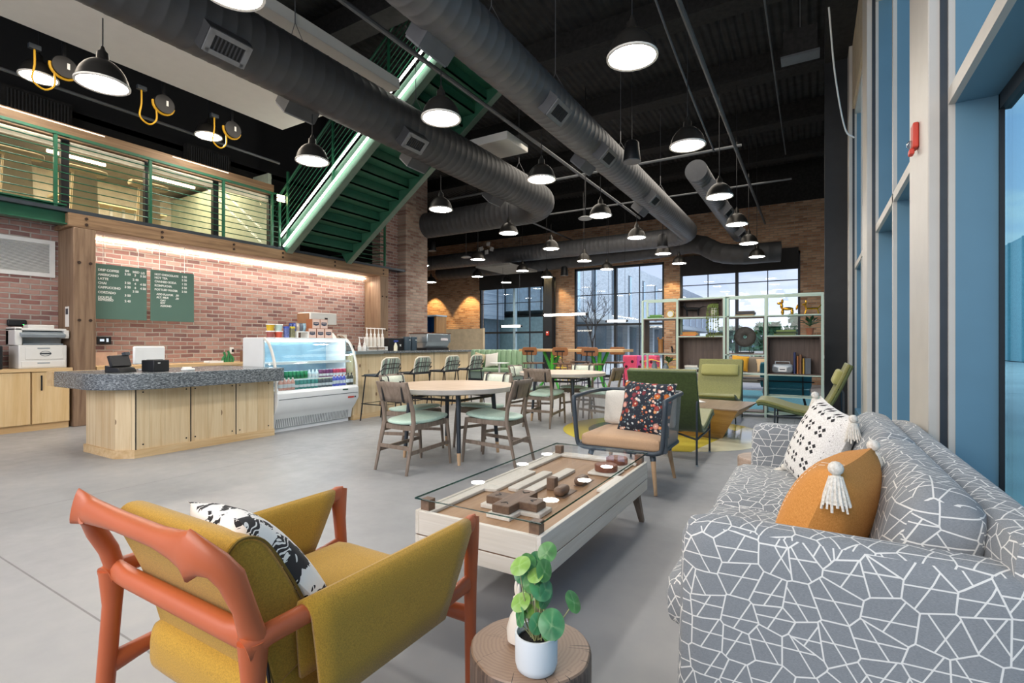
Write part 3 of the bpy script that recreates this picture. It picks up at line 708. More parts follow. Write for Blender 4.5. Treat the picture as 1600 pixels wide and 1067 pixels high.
def crane_mat():
    n=N('black and white crane print');v=n.coord()
    nz=n.noise(v,9,2,.5,1.6);w=n.new('ShaderNodeTexWave',wave_type='RINGS');n.l(v,w.inputs[0]);w.inputs['Scale'].default_value=26;w.inputs['Distortion'].default_value=9;w.inputs['Detail'].default_value=1
    vo=n.new('ShaderNodeTexVoronoi');n.l(v,vo.inputs['Vector']);vo.inputs['Scale'].default_value=10
    m=n.math('GREATER_THAN',n.math('ADD',nz,n.math('MULTIPLY',vo.outputs['Distance'],-.3)),.345)
    fe=n.math('GREATER_THAN',w.outputs['Fac'],.22)
    k=n.math('MULTIPLY',m,n.math('MAXIMUM',fe,n.math('LESS_THAN',vo.outputs['Distance'],.42)))
    n.bsdf(n.mix(k,'#eeece8','#1f2024'),.85);return n.m
M_mustard=fabric('mustard felt','#c79a34','#a47e29',300)
M_orange=plain('orange enamel','#b85e37',.38,.0,var=.05)
M_tassel=fabric('tassel cotton','#ece8de','#cfc8ba',120)

# ------------------------------------------------------------------ sofa (front faces -x)
t=thing('sofa','grey three seat sofa with white geometric line fabric by the windows','sofa',(.05,2.75,0))
obj('base',G().cushion(-.36,.45,-1.0,1.0,.11,.28,6),M_sofa,t)
def sofa_arm(y0,y1):
    g=G();g.cushion(-.41,.44,y0,y1,.1,.715,10)
    g.v=[(x+ (.03*(z-.4) if x<0 else 0),y,z) for x,y,z in g.v];return g
obj('arm',sofa_arm(-1.16,-1.0),M_sofa,t);obj('arm',sofa_arm(1.0,1.16),M_sofa,t)
g=G();g.cushion(.33,.47,-1.15,1.15,.12,.80,10);g.v=[(x+.06*(z-.5),y,z) for x,y,z in g.v];obj('back_frame',g,M_sofa,t)
for a,b in ((-.995,-.005),(.005,.995)):
    c=obj('seat_cushion',G().cushion(-.5,.2,a,b,.265,.455,10,puff=.02),M_sofa,t)
    g=G().cushion(-.11,.11,a,b,-.22,.22,10)
    g.v=[(x*(1.05-.5*abs(z/.22)**2*.5),y,z) for x,y,z in g.v]
    g.xf(RT((.235,0,.63),(0,.22,0)));obj('back_cushion',g,M_sofa,t)
for x in (-.32,.38):
    for y in (-1.0,1.0): obj('leg',G().cyl((x,y,.12),(x*1.03,y*1.02,0),.022,.014,10),M_walnut,t)
def tassel(par,loc,rot,mat,s=1):
    g=G();g.ball((0,0,0),.022*s,10);g.lathe([(.012*s,-.02*s),(.02*s,-.03*s),(.026*s,-.07*s),(.034*s,-.105*s),(.03*s,-.107*s)],14)
    for k in range(16):
        a=2*PI*k/16;g.tube([(.015*s*math.cos(a),.015*s*math.sin(a),-.025*s),(.03*s*math.cos(a),.03*s*math.sin(a),-.08*s),(.038*s*math.cos(a+.1),.038*s*math.sin(a+.1),(-.112-.008*(k%3))*s)],.004*s,4)
    return obj('tassel',g,mat,par,loc=loc,rot=rot)
def basis(nx,upx,loc):
    """matrix whose z axis is nx and y axis near upx"""
    z=Vector(nx).normalized();y=Vector(upx);y=(y-z*y.dot(z)).normalized();x=y.cross(z)
    M=Matrix((x,y,z)).transposed().to_4x4();M.translation=loc;return M
def pillow_thing(name,label,M,w,h,tk,mat,group=None):
    t=thing(name,label,'cushion');t.matrix_world=M
    obj('cushion_body',G().pillow(w,h,tk,16),mat,t);return t
Mo=basis((-.89,.25,.36),(.35,-.1,.93),(.045,2.09,.645))
t=pillow_thing('throw_pillow','burnt orange throw pillow with white stitches and tassels on the sofa',Mo,.52,.48,.26,orange_mat())
for x,y in ((-.225,.225),(.225,.225),(.225,-.225)):
    w=Mo@Vector((x,y,0));l=Mo.inverted()
    tt=tassel(t,(x*1.1,y*1.08,0),(0,0,0),M_tassel,1.0);tt.rotation_euler=(l.to_3x3()@Matrix.Identity(3)).to_euler()
Mw=basis((-.86,-.36,.36),(.28,-.05,.95),(.03,3.32,.675))
t=pillow_thing('throw_pillow','white knit throw pillow with black diamond motifs at the far sofa end',Mw,.5,.5,.2,diamond_mat())
for x,y in ((-.22,.22),(.22,.22),(.22,-.22),(-.22,-.22)):
    tt=tassel(t,(x*1.13,y*1.1,.03 if y>0 else 0),(0,0,0),M_tassel,.95);l=Mw.inverted().to_3x3()
    tt.rotation_euler=(l if y>0 else l@Euler((0,1.35 if x>0 else .8,0)).to_matrix()).to_euler()

# ------------------------------------------------------------------ mustard armchair (faces +y)
t=thing('lounge_armchair','mustard felt armchair with orange tube frame and crumpled corners','armchair',(-1.4,1.05,0))
R=.0245;P_=(.05,.014)
for s in (-1,1):
    x=.35*s
    obj('arm_rail',G().tube([(x*.97,-.41,.585),(x,-.36,.6),(x,-.2,.602),(x,.2,.602),(x,.35,.6),(x,.415,.605),(x,.45,.607)],[(.03,.03),R,R,R,R*.9,(.02,.036),(.008,.03)],14),M_orange,t)
    obj('leg',G().tube([(x,.445,.63),(x,.43,.585),(x*.99,.43,.5),(x*.97,.435,.38),(x*.96,.44,.3),(x*.92,.46,0)],[(.008,.03),(.018,.04),R*1.05,R*.95,R*.9,R*.8],14),M_orange,t)
    obj('leg',G().tube([(x*.98,-.39,.6),(x*.98,-.39,.5),(x*.97,-.41,.25),(x*.95,-.44,0)],[(.03,.034),R,R*.95,R*.8],14),M_orange,t)
    obj('side_rail',G().tube([(x*.97,-.4,.33),(x*.97,-.3,.345),(x*.97,.35,.39),(x*.97,.43,.395)],[(.016,.034),R*.95,R*.95,(.016,.034)],14),M_orange,t)
    if s<0: obj('upright',G().tube([(-.285,-.475,.80),(-.31,-.455,.775),(-.335,-.43,.72),(-.34,-.40,.66),(-.34,-.385,.605)],[(.012,.036),(.022,.03),R,R,(.022,.03)],14),M_orange,t)
    # felt sling over the arm
    prof=[(x+s*.036,.365),(x+s*.038,.5),(x+s*.036,.6),(x+s*.02,.628),(x,.636),(x-s*.02,.628),(x-s*.036,.6),(x-s*.045,.5),(x-s*.05,.42)]
    def sl(u,v,prof=prof):
        q=u*(len(prof)-1);i=min(int(q),len(prof)-2);f=q-i
        X_=prof[i][0]*(1-f)+prof[i+1][0]*f;Z_=prof[i][1]*(1-f)+prof[i+1][1]*f
        yf=.4-(.636-Z_)*.62;yb=-.27+(.636-Z_)*.12
        return (X_,yb+(yf-yb)*v,Z_)
    o=obj('arm_sling',G().grid(sl,16,10),M_mustard,t);m=o.modifiers.new('so','SOLIDIFY');m.thickness=.012
obj('top_rail',G().tube([(-.318,-.485,.812),(-.30,-.475,.807),(-.25,-.468,.803),(-.1,-.465,.803),(.1,-.465,.802),(.19,-.468,.802),(.235,-.475,.802),(.265,-.485,.802),(.295,-.472,.798),(.322,-.455,.782),(.338,-.435,.75),(.342,-.41,.68),(.342,-.388,.60)],[(.010,.05),(.014,.045),(.026,.034),R*1.05,R*1.05,(.028,.034),(.02,.045),(.014,.058),(.022,.04),(.024,.032),(.027,.03),R,(.022,.03)],16),M_orange,t)
obj('rear_rail',G().tube([(-.37,-.385,.60),(-.33,-.385,.597),(-.25,-.385,.593),(.25,-.385,.593),(.33,-.385,.597),(.36,-.385,.6)],[(.012,.04),(.02,.034),R*1.1,R*1.1,(.022,.036),(.014,.04)],14),M_orange,t)
obj('stretcher',G().tube([(-.33,-.42,.16),(0,-.42,.17),(.33,-.42,.16)],[(.016,.034),R*.85,(.016,.034)],12),M_orange,t)
obj('stretcher',G().tube([(-.33,.44,.27),(0,.42,.27),(.33,.44,.27)],[(.014,.034),R*.8,(.014,.034)],12),M_orange,t)
g=G().cushion(-.292,.292,-.34,.40,.285,.455,10,puff=.012);obj('seat_cushion',g,M_mustard,t)
pf=bez([(-.30,.41,0),(-.345,.58,0),(-.405,.73,0),(-.42,.77,0),(-.39,.805,0),(-.34,.795,0),(-.295,.74,0),(-.22,.60,0),(-.165,.46,0)],32)
bc=obj('back_cushion',G().prism([(p[0],p[1]) for p in pf],'x',-.262,.285),M_mustard,t,bevel=.012,ang=.6)
obj('seam_piping',G().tube([(.287,p[0],p[1]) for p in pf],.004,5),fabric('mustard dark','#7d6219'),bc)
obj('zip_pull',G().cyl((.3,-.33,.5),(.305,-.32,.4),.004,n=5),M_black,bc)
Mc=basis((.12,.80,.58),(-.22,-.5,.8),(-1.33,.855,.64))
pillow_thing('throw_pillow','black and white crane print pillow on the mustard armchair',Mc,.46,.42,.16,crane_mat())

# ------------------------------------------------------------------ stump table, plant, figurine
def stump_mat():
    n=N('stump end grain');v=n.coord();p=n.sep(v)
    r=n.math('SQRT',n.math('ADD',n.math('POWER',n.math('ADD',p[0],.03),2),n.math('POWER',p[1],2)))
    f=n.noise(v,14,3);ring=n.math('FRACT',n.math('ADD',n.math('MULTIPLY',r,95),n.math('MULTIPLY',f,2.2)))
    k=n.ramp(ring,[(0,'#8a6f5a'),(.5,'#9a7f69'),(1,'#8e7460')])
    an=n.new('ShaderNodeMath',operation='ARCTAN2');n.l(p[1],an.inputs[0]);n.l(n.math('ADD',p[0],.03),an.inputs[1])
    cr=n.noise(n.comb(n.math('MULTIPLY',an.outputs[0],7),n.math('MULTIPLY',r,2),0),4,1,.4)
    ck=n.math('MULTIPLY',n.math('GREATER_THAN',cr,.70),n.math('GREATER_THAN',r,.035))
    side=n.noise(n.mapping(v,(40,40,2)),3,4)
    k=n.mix(ck,k,'#2c2019')
    ge=n.new('ShaderNodeNewGeometry');up=n.math('GREATER_THAN',n.sep(ge.outputs['Normal'])[2],.5)
    k=n.mix(up,n.ramp(side,[(.3,'#4b3c34'),(.7,'#7c6758')]),k)
    n.bsdf(k,.45);return n.m
def stump(r,h,s):
    g=G();random.seed(s);ph=[random.uniform(0,6) for _ in range(3)]
    def rad(a):return r*(1+.018*math.sin(2*a+ph[0])+.012*math.sin(5*a+ph[1])+.006*math.sin(11*a+ph[2]))
    n=56;zs=[(0,.97),(.01,1),(h-.015,1),(h-.004,.985),(h,.96)]
    vs=[(rad(2*PI*k/n)*q*math.cos(2*PI*k/n),rad(2*PI*k/n)*q*math.sin(2*PI*k/n),z) for z,q in zs for k in range(n)]
    fs=[(i*n+k,i*n+(k+1)%n,(i+1)*n+(k+1)%n,(i+1)*n+k) for i in range(len(zs)-1) for k in range(n)]+[tuple(range(n-1,-1,-1)),tuple((len(zs)-1)*n+k for k in range(n))]
    return g.add(vs,fs)
s=obj('stump_table',stump(.165,.42,3),stump_mat(),loc=(-.665,1.215,0));tag(s,'dark cracked tree stump side table under the potted plant','side table')
s=obj('stump_table',stump(.19,.42,5),wood('pale pink log','#b39c8a','#97806f','#c9b5a4',ax=0,scale=1.5),loc=(-.29,4.125,0));tag(s,'pale wooden stump side table just beyond far sofa arm','side table')
t=thing('potted_plant','green round leaved plant in small white pot on the stump','plant',(-.607,1.14,.42))
obj('pot',G().lathe([(.043,0),(.050,.006),(.054,.02),(.055,.09),(.0545,.094),(.050,.094),(.049,.075)],36,capt=False),plain('matte white ceramic','#dfe4e6',.55,var=.02),t)
obj('soil',G().lathe([(.0495,.072),(.03,.078),(0,.076)],24,capb=False,capt=False),plain('black soil','#1b1918',.95,var=.5,scale=150,bump=.8),t)
def leafm(name,col,var):
    m=plain(name,col,.33,var=var,scale=22);t_=m.node_tree;b=[q for q in t_.nodes if q.type=='BSDF_PRINCIPLED'][0]
    src=b.inputs['Base Color'].links[0].from_socket;a=t_.nodes.new('ShaderNodeAttribute');a.attribute_name='vein'
    x=t_.nodes.new('ShaderNodeMix');x.data_type='RGBA';mu=t_.nodes.new('ShaderNodeMath');mu.operation='MULTIPLY';mu.inputs[1].default_value=.35
    t_.links.new(a.outputs['Fac'],mu.inputs[0]);t_.links.new(mu.outputs[0],x.inputs[0]);t_.links.new(src,x.inputs[6]);x.inputs[7].default_value=lin('#b9d79a');t_.links.new(x.outputs[2],b.inputs['Base Color']);return m
M_leaf=leafm('leaf green','#4f8844',.4);M_leaf2=leafm('leaf blue green','#418252',.35);M_leaf3=leafm('leaf yellow green','#7fa64c',.25)
# leaves: right, up, forward offsets in the plant's own spread
Rv=Vector((.86,.51,0));Fv=Vector((.51,-.86,0))
LV=[(.028,.26,-.01,.026,.5,(.2,.3)),(-.045,.245,.0,.027,.9,(-.5,.2)),(-.02,.243,-.012,.024,.2,(0,.4)),(.005,.24,-.02,.022,0,(.3,.3)),(.02,.232,-.005,.027,.6,(.4,.2)),(-.005,.225,.012,.021,.3,(0,.3)),(.022,.222,.0,.022,0,(.5,0)),(-.035,.213,.0,.025,.4,(-.3,0)),(-.012,.2,-.01,.026,.7,(0,.1)),(.012,.195,.02,.032,.1,(.2,0)),(-.015,.175,.0,.026,.2,(-.1,.2)),(.025,.186,.0,.026,.8,(.7,0)),(.022,.165,.01,.022,.5,(.3,-.2)),(-.043,.158,.015,.026,.3,(-.3,.3)),(.098,.150,.01,.027,.2,(.6,.2)),(-.045,.128,.01,.024,.6,(-1.1,-.2)),(-.035,.13,.0,.018,.6,(-1.2,-.3)),(-.022,.138,.02,.02,.9,(-.2,.3)),(.035,.127,.035,.035,.1,(.15,.1)),(.0,.122,.035,.024,.4,(.2,-.1)),(.035,.10,.03,.028,.5,(.3,.2)),(.012,.148,.01,.018,.4,(.4,.3)),(.015,.212,-.015,.024,.3,(.1,.3))]
for i,(r,u,f,rad,tw,(ty,tu)) in enumerate(LV):
    f+=((i*5)%7-3)*.006;c=Rv*r+Fv*f+Vector((0,0,u*1.09));nrm=(Fv*.8+Rv*(ty*1.2+((i*7)%5-2)*.16)+Vector((0,0,.55+tu+((i*3)%4-1.5)*.22))).normalized()
    M=basis(nrm,(Rv*math.sin(tw)+Vector((0,0,math.cos(tw)))),c)
    def lf(a,b,rad=rad):
        an=2*PI*a;rr=1.06*b*rad*(1+.12*math.cos(an))
        return (rr*math.sin(an)*.88,rr*math.cos(an),-.10*(b*b)*rad+.03*rad*math.cos(5*an+i)*b*b)
    lo=obj('leaf',G().grid(lf,36,5,True).xf(M),(M_leaf,M_leaf2,M_leaf,M_leaf3)[(i*7)%4 if i not in(9,18,12,19) else 1],t)
    at=lo.data.attributes.new('vein','FLOAT','POINT')
    for q in range(len(lo.data.vertices)):
        an=2*PI*(q%36)/36;bb=(q//36)/5;at.data[q].value=(max(0,math.cos(3.5*an))**6)*(1-.75*bb)*.8+(.9 if bb<.1 else 0)+.25*bb**4
    base=Vector((random.uniform(-.015,.02),random.uniform(-.01,.01),.076))
    st=bez([base,base*.6+Vector((c.x*.25,c.y*.25,.03)),Vector((c.x*.75,c.y*.75,c.z*.62+.03)),c-nrm*.003],12)
    obj('stem',G().tube(st,.0016,5),plain('pale stem','#a8a878',.6),lo)
t=thing('ceramic_figurine','small white ceramic figurine with two ears behind the potted plant','figurine',(-.70,1.215,.42))
obj('body',G().lathe([(.02,0),(.034,.01),(.036,.04),(.026,.075),(.016,.09),(.02,.105),(.018,.125),(.006,.135)],20),plain('cream glaze','#e6ddd0',.35),t)
for q in (-1,1): obj('ear',G().ball((.008*q-.006,-.006*q,.145),(.006,.006,.022),8),plain('cream glaze','#e6ddd0',.35),t)

# ------------------------------------------------------------------ coffee table with game pad top
t=thing('coffee_table','whitewashed box coffee table with glass top and wooden game shapes inside','coffee table',(-1.355,2.735,0))
M_wash=wood('whitewashed wood','#e3ddd0','#d2cabb','#eeeae0',ax=1,scale=.7,rough=.6);M_washx=wood('whitewashed wood end','#e3ddd0','#d2cabb','#eeeae0',ax=0,scale=.7,rough=.6)
M_brownply=wood('brown veneer','#a98460','#957250','#bc9a74',ax=1,scale=.8,rough=.45);M_block=wood('dark walnut block','#7d6451','#665041','#937862',ax=1,scale=2,rough=.45)
hx,hy=.355,.815
for s in (-1,1):
    for z0,z1 in ((.225,.297),(.303,.42)):
        obj('side_panel',G().box(s*hx-(.022 if s>0 else 0),s*hx+(0 if s>0 else .022),-hy,hy,z0,z1),M_wash,t,bevel=.003)
        obj('end_panel',G().box(-hx+.022,hx-.022,s*hy-(.022 if s>0 else 0),s*hy+(0 if s>0 else .022),z0,z1),M_washx,t,bevel=.003)
obj('groove_liner',G().box(-hx+.004,hx-.004,-hy+.004,hy-.004,.23,.38),M_block,t)
obj('inner_tray',G().box(-hx+.022,hx-.022,-hy+.022,hy-.022,.385,.4),M_brownply,t)
for s in (-1,1):
    for k in (-1,1):
        x,y=s*(hx-.03),k*(hy-.06)
        obj('glass_post',G().box(s*(hx-.045)-.026,s*(hx-.045)+.026,k*(hy-.045)-.026,k*(hy-.045)+.026,.4,.474),M_block,t,bevel=.003)
        obj('leg',G().bar((s*(hx-.05),k*(hy-.12),.225),(s*(hx-.03),k*(hy-.03),0),.05,.05,(0,1,0),.03,.03),M_taupe,t)
obj('glass_top',G().box(-hx,hx,-hy,hy,.4745,.484),glassm('table glass','#fefefe',.4),t)
obj('glass_edge',G().tube([(-hx,-hy,.479),(hx,-hy,.479),(hx,hy,.479),(-hx,hy,.479)],.0048,4,True),glassm('glass edge','#7fa79c',1.0),t)
def shape(name,poly,z0,z1,m,bv=.004): return obj(name,G().prism(poly,'z',z0,z1),m,t,bevel=bv)
shape('border_strip',[(-.333,-.79),(-.27,-.79),(-.27,-.32),(-.2,-.30),(-.2,.18),(-.27,.2),(-.27,.72),(.3,.72),(.3,.793),(-.333,.793)],.4,.418,M_wash)
shape('border_strip',[(.333,.0),(.29,.0),(.29,.35),(.333,.35)],.4,.418,M_wash)
for x,y0,y1 in ((-.13,-.24,.22),(-.03,-.26,.36)): shape('pill_bar',[(x-.035,y0+.01),(x-.025,y0),(x+.025,y0),(x+.035,y0+.01),(x+.035,y1-.01),(x+.025,y1),(x-.025,y1),(x-.035,y1-.01)],.4,.42,M_wash)
def cross(cx,cy,a,w): return [(cx-w,cy-a),(cx+w,cy-a),(cx+w,cy-w),(cx+a,cy-w),(cx+a,cy+w),(cx+w,cy+w),(cx+w,cy+a),(cx-w,cy+a),(cx-w,cy+w),(cx-a,cy+w),(cx-a,cy-w),(cx-w,cy-w)]
shape('cross_base',cross(.045,-.5,.175,.068),.4,.422,M_wash)
cb=shape('cross_block',cross(.045,-.5,.15,.05),.422,.462,M_block)
for dx,dy,ra in ((0,-.1,0),(0,.1,PI),(-.1,0,-PI/2),(.1,0,PI/2)):
    g=G().bar((-.02,-.012,.0),(0,.012,0),.006,.002).bar((0,.012,0),(.02,-.012,0),.006,.002).xf(RT((.045+dx,-.5+dy,.463),(0,0,ra)));obj('arrow_mark',g,M_black,cb)
for x,y in ((.155,-.12),(.155,.14)): shape('slot_base',[(x-.03,y-.09),(x+.03,y-.09),(x+.03,y+.09),(x-.03,y+.09)],.4,.404,M_block)
for x,y in ((.145,-.16),(.155,.1)): shape('pill_block',[(x-.03,y-.06),(x+.03,y-.06),(x+.03,y+.06),(x-.03,y+.06)],.404,.455,M_block,.02)
obj('pin_block',G().box(.05-.026,.05+.026,-.11,-.06,.4,.474),M_block,t,bevel=.004)
for x,y in ((.19,.43),(.185,.66)):
    b=shape('button_base',[(x-.095,y-.095),(x+.095,y-.095),(x+.095,y+.095),(x-.095,y+.095)],.4,.42,M_wash,.01)
    obj('round_button',G().lathe([(.072,0),(.074,.004),(.074,.038),(.068,.042),(.05,.036),(.0,.034)],32,c=(x,y,.42)),wood('redwood disc','#8a5743','#744535','#a06d55',ax=1,scale=2),t)

# ------------------------------------------------------------------ mesh tub chair
t=thing('tub_chair','dark framed mesh tub chair with tan seat cushion by the coffee table','armchair',(-1.42,4.5,0))
def mesh_mat():
    n=N('grey wire mesh');v=n.coord();p=n.sep(v)
    a=n.math('FRACT',n.math('MULTIPLY',n.math('ADD',n.math('ADD',p[0],p[1]),p[2]),75));b=n.math('FRACT',n.math('MULTIPLY',n.math('SUBTRACT',n.math('ADD',p[0],p[1]),p[2]),75))
    k=n.math('MAXIMUM',n.math('LESS_THAN',a,.28),n.math('LESS_THAN',b,.28))
    tr=n.new('ShaderNodeBsdfTransparent');d=n.new('ShaderNodeBsdfPrincipled');d.inputs[0].default_value=lin('#8b8f92');d.inputs['Roughness'].default_value=.4
    m=n.new('ShaderNodeMixShader');n.l(k,m.inputs[0]);n.l(tr.outputs[0],m.inputs[1]);n.l(d.outputs[0],m.inputs[2]);n.l(m.outputs[0],n.out.inputs[0]);return n.m
M_tubf=plain('slate tube','#3d4750',.45,.2)
def rim(z,k=1.0):
    o=[(-.40*k,-.34)]
    o+=[(-.40*k,.15)]+arc(-.2*k,.2,.2*k,PI,PI/2,6)+arc(.2*k,.2,.2*k,PI/2,0,6)+[(.40*k,.15),(.40*k,-.34)]
    return [(x,y,z) for x,y in o]
top=bez(rim(.80),60);bot=bez(rim(.36,.92),60)
def wall_(u,v):
    i=u*(len(top)-1);a=min(int(i),len(top)-2);f=i-a
    T_=Vector(top[a]).lerp(Vector(top[a+1]),f);B_=Vector(bot[a]).lerp(Vector(bot[a+1]),f);return tuple(B_.lerp(T_,v))
obj('mesh_shell',G().grid(wall_,60,6),mesh_mat(),t)
loop=[(-.30,-.345,.345),(-.345,-.35,.36),(-.375,-.355,.41),(-.40,-.37,.74),(-.40,-.36,.785)]
fr=bez(loop,14)+[(x,y,z+.0) for x,y,z in top[2:-2]]+[(-x,y,z) for x,y,z in reversed(bez(loop,14))]
obj('frame',G().tube(fr,.02,10).tube([(-.31,-.345,.345),(.31,-.345,.345)],.02,10).tube(bot,.014,8),M_tubf,t)
obj('side_panel',G().prism([(-.36,.79),(-.30,.79),(-.30,.36),(-.36,.36)],'x',.375,.405),M_tubf,t)
obj('seat_pan',G().box(-.35,.35,-.33,.33,.335,.35),M_tubf,t)
obj('seat_cushion',G().cushion(-.355,.355,-.345,.32,.35,.465,10,puff=.015),fabric('tan linen','#c9a685','#b8936f',200),t)
obj('back_cushion',G().cushion(-.34,.34,-.055,.055,-.16,.17,8).xf(RT((0,.27,.63),(-.16,0,0))),fabric('white quilt','#e4e0d6','#d2cdc1',160),t)
for x in (-.28,.28):
    for y in (-.28,.27):
        l=obj('leg',G().cyl((x,y,.27),(x*1.13,y*1.2,0),.022,.014,12),wood('beech','#c5a27c','#b08b63','#d4b591',ax=2),t)
        obj('ferrule',G().cyl((x*.95,y*.93,.34),(x,y,.27),.026,.024,12),M_tubf,l)
Mf=basis((-.16,-.93,.30),(.06,.2,.97),(-1.27,4.47,.685))
pillow_thing('throw_pillow','dark floral print pillow leaning in the mesh tub chair',Mf,.5,.48,.16,floral_mat())
# ------------------------------------------------------------------ dining chairs and round tables
M_mint=fabric('mint leather','#b9d2c2','#a9c6b6',60,.55,.05);M_mintpad=fabric('pale striped pad','#e3e6d2','#cfd8c4',40,.7,.05)
M_strap=plain('black strap','#1b1b1d',.5)
def dining_proto():
    t=thing('dining_chair','x','chair')
    for s in (-1,1):
        x=.205*s
        l=obj('leg',G().tube([(x*1.07,-.335,0),(x*1.03,-.27,.28),(x,-.225,.47),(x*.99,-.235,.6),(x*.99,-.275,.74),(x*1.0,-.325,.885)],[(.015,.014),(.02,.017),(.024,.02),(.024,.019),(.021,.016),(.016,.012)],10),M_taupe,t)
        obj('leg',G().tube([(x*1.04,.30,0),(x*1.02,.275,.3),(x,.25,.475)],[.013,.018,.021],10),M_taupe,t)
        obj('stretcher',G().bar((x*1.05,-.29,.2),(x*1.03,.28,.23),.02,.035),M_taupe,t)
        obj('seat_rail',G().bar((x,-.22,.44),(x,.25,.455),.022,.05),M_taupe,t)
    obj('stretcher',G().bar((-.21,-.285,.245),(.21,-.285,.245),.02,.035),M_taupe,t)
    obj('seat_rail',G().bar((-.2,.25,.45),(.2,.25,.45),.022,.05),M_taupe,t);obj('seat_rail',G().bar((-.2,-.215,.43),(.2,-.215,.43),.022,.05),M_taupe,t)
    out=[(-.2,.285),(.2,.285),(.235,.25),(.24,.05),(.225,-.12),(.17,-.235),(.08,-.275),(-.08,-.275),(-.17,-.235),(-.225,-.12),(-.24,.05),(-.235,.25)]
    g=G();n=len(out)
    def ring(k,z): return [(x*k,y*k,z+.035*max(0,(y)/.28)**2-.02*(1-abs(x)/.24)*(1 if z>.48 else .5)) for x,y in out]
    b=[ring(.93,.462),ring(1,.475),ring(1.0,.497),ring(.93,.51),ring(.6,.512),ring(.25,.51)]
    g.add([p for r in b for p in r],[(i*n+k,i*n+(k+1)%n,(i+1)*n+(k+1)%n,(i+1)*n+k) for i in range(5) for k in range(n)]+[tuple(range(n)),tuple(5*n+k for k in range(n))])
    obj('seat_pad',g,M_mint,t,ang=1.2,sub=1)
    def bk(u,v):
        x=(u-.5)*.43;z=.69+v*.195;return (x,-.262-(z-.69)*.28-.03*(1-(2*u-1)**2),z)
    o=obj('back_panel',G().grid(bk,10,4),M_taupe,t);m=o.modifiers.new('s','SOLIDIFY');m.thickness=.016;m.offset=0
    def pd(u,v):
        x=(u-.5)*.40;z=.70+v*.165;e=(1-(2*u-1)**8)*(1-(2*v-1)**4);return (x,-.245-(z-.69)*.28-.03*(1-(2*u-1)**2)+.03*e,z)
    obj('back_pad',G().grid(pd,12,8),M_mintpad,t)
    for x in (-.135,.135):
        obj('strap',G().tube([(x,-.30,.70),(x,-.33,.86),(x,-.335,.895),(x,-.31,.895),(x,-.255,.86),(x,-.222,.72),(x,-.25,.685),(x,-.285,.685)],[(.014,.004)]*8,6,True),M_strap,t)
    return t
dc=dining_proto();first=True
def put(proto,state,loc,rz,label,group=None):
    if not state: 
        o=proto;o.location=loc;o.rotation_euler=(0,0,rz);state.append(1);o['label']=label
    else:o=dup(proto,loc,rz,label)
    if group:o['group']=group
    return o
def table_proto():
    t=thing('round_table','x','table')
    obj('tabletop',G().lathe([(.66,.735),(.70,.75),(.705,.79),(.698,.795)],56),wood('sand oak top','#cdb59c','#bda389','#dcc7b0',ax=0,scale=.7,rough=.4),t,ang=.5)
    obj('top_edge',G().lathe([(.703,.742),(.712,.748),(.712,.79),(.703,.793)],56,capb=False,capt=False),plain('grey edge band','#a9a49d',.5),t)
    for sx in (-1,1):
        for sy in (-1,1):
            a=Vector((sx*.33,sy*.33,.735));b=Vector((sx*.375,sy*.375,0));m=a.lerp(b,.83)
            l=obj('leg',G().cyl(a,m,.027,.021,12),M_dark,t);obj('leg_tip',G().cyl(m,b,.022,.016,12),wood('beech','#c5a27c','#b08b63','#d4b591',ax=2),l)
    for p,q in (((-.335,-.335,.66),(.335,-.335,.66)),((-.335,.335,.66),(.335,.335,.66)),((-.335,-.335,.66),(-.335,.335,.66)),((.335,-.335,.66),(.335,.335,.66))):
        obj('cross_rail',G().bar(p,q,.02,.025),M_black,t)
    return t
tp=table_proto();st=[];ct=[]
for (tx,ty,nm) in ((-3.5,4.55,'nearer'),(-3.56,7.6,'farther')):
    put(tp,st,(tx,ty,0),0,'%s of the two round sand coloured dining tables with dark legs'%nm,'round dining tables')
    k={'nearer':(.62,.6,.62,.6),'farther':(.62,.66,.62,.6)}[nm]
    for i,(dx,dy,rz,side) in enumerate(((0,-1,0,'camera side'),(1,0,PI/2,'window side'),(0,1,PI,'far side'),(-1,0,-PI/2,'bar side'))):
        j=.06*(1 if (i+len(nm))%2 else -1)
        put(dc,ct,(tx+dx*k[i],ty+dy*k[i],0),rz+j,'taupe dining chair with mint seat at the %s of the %s round table'%(side,nm),'dining chairs')

# ------------------------------------------------------------------ painted circle, lounge chairs, faceted table
def decal_mat():
    n=N('yellow painted circle');p=n.sep(n.coord())
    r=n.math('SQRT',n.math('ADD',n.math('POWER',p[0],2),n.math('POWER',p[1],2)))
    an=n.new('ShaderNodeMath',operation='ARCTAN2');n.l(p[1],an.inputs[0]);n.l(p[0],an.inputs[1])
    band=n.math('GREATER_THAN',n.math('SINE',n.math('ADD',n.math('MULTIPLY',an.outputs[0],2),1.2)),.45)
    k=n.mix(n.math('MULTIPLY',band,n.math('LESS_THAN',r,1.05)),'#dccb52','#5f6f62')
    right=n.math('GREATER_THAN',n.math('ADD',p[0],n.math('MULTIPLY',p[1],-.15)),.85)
    k=n.mix(right,k,'#e6e0c0')  # glossy white reflection painted as a pale right part
    n.bsdf(k,.12,0,None,.6);return n.m
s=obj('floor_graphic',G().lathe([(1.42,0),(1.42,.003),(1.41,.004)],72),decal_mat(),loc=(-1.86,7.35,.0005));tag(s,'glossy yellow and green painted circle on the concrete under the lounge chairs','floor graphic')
M_dgreen=fabric('dark olive leather','#4a5a2c','#3d4b24',50,.5,.05);M_lgreen=fabric('pale olive fabric','#a9a668','#949155',180,.8,.15);M_mgreen=fabric('olive leather front','#85854a','#74743f',60,.45,.05)
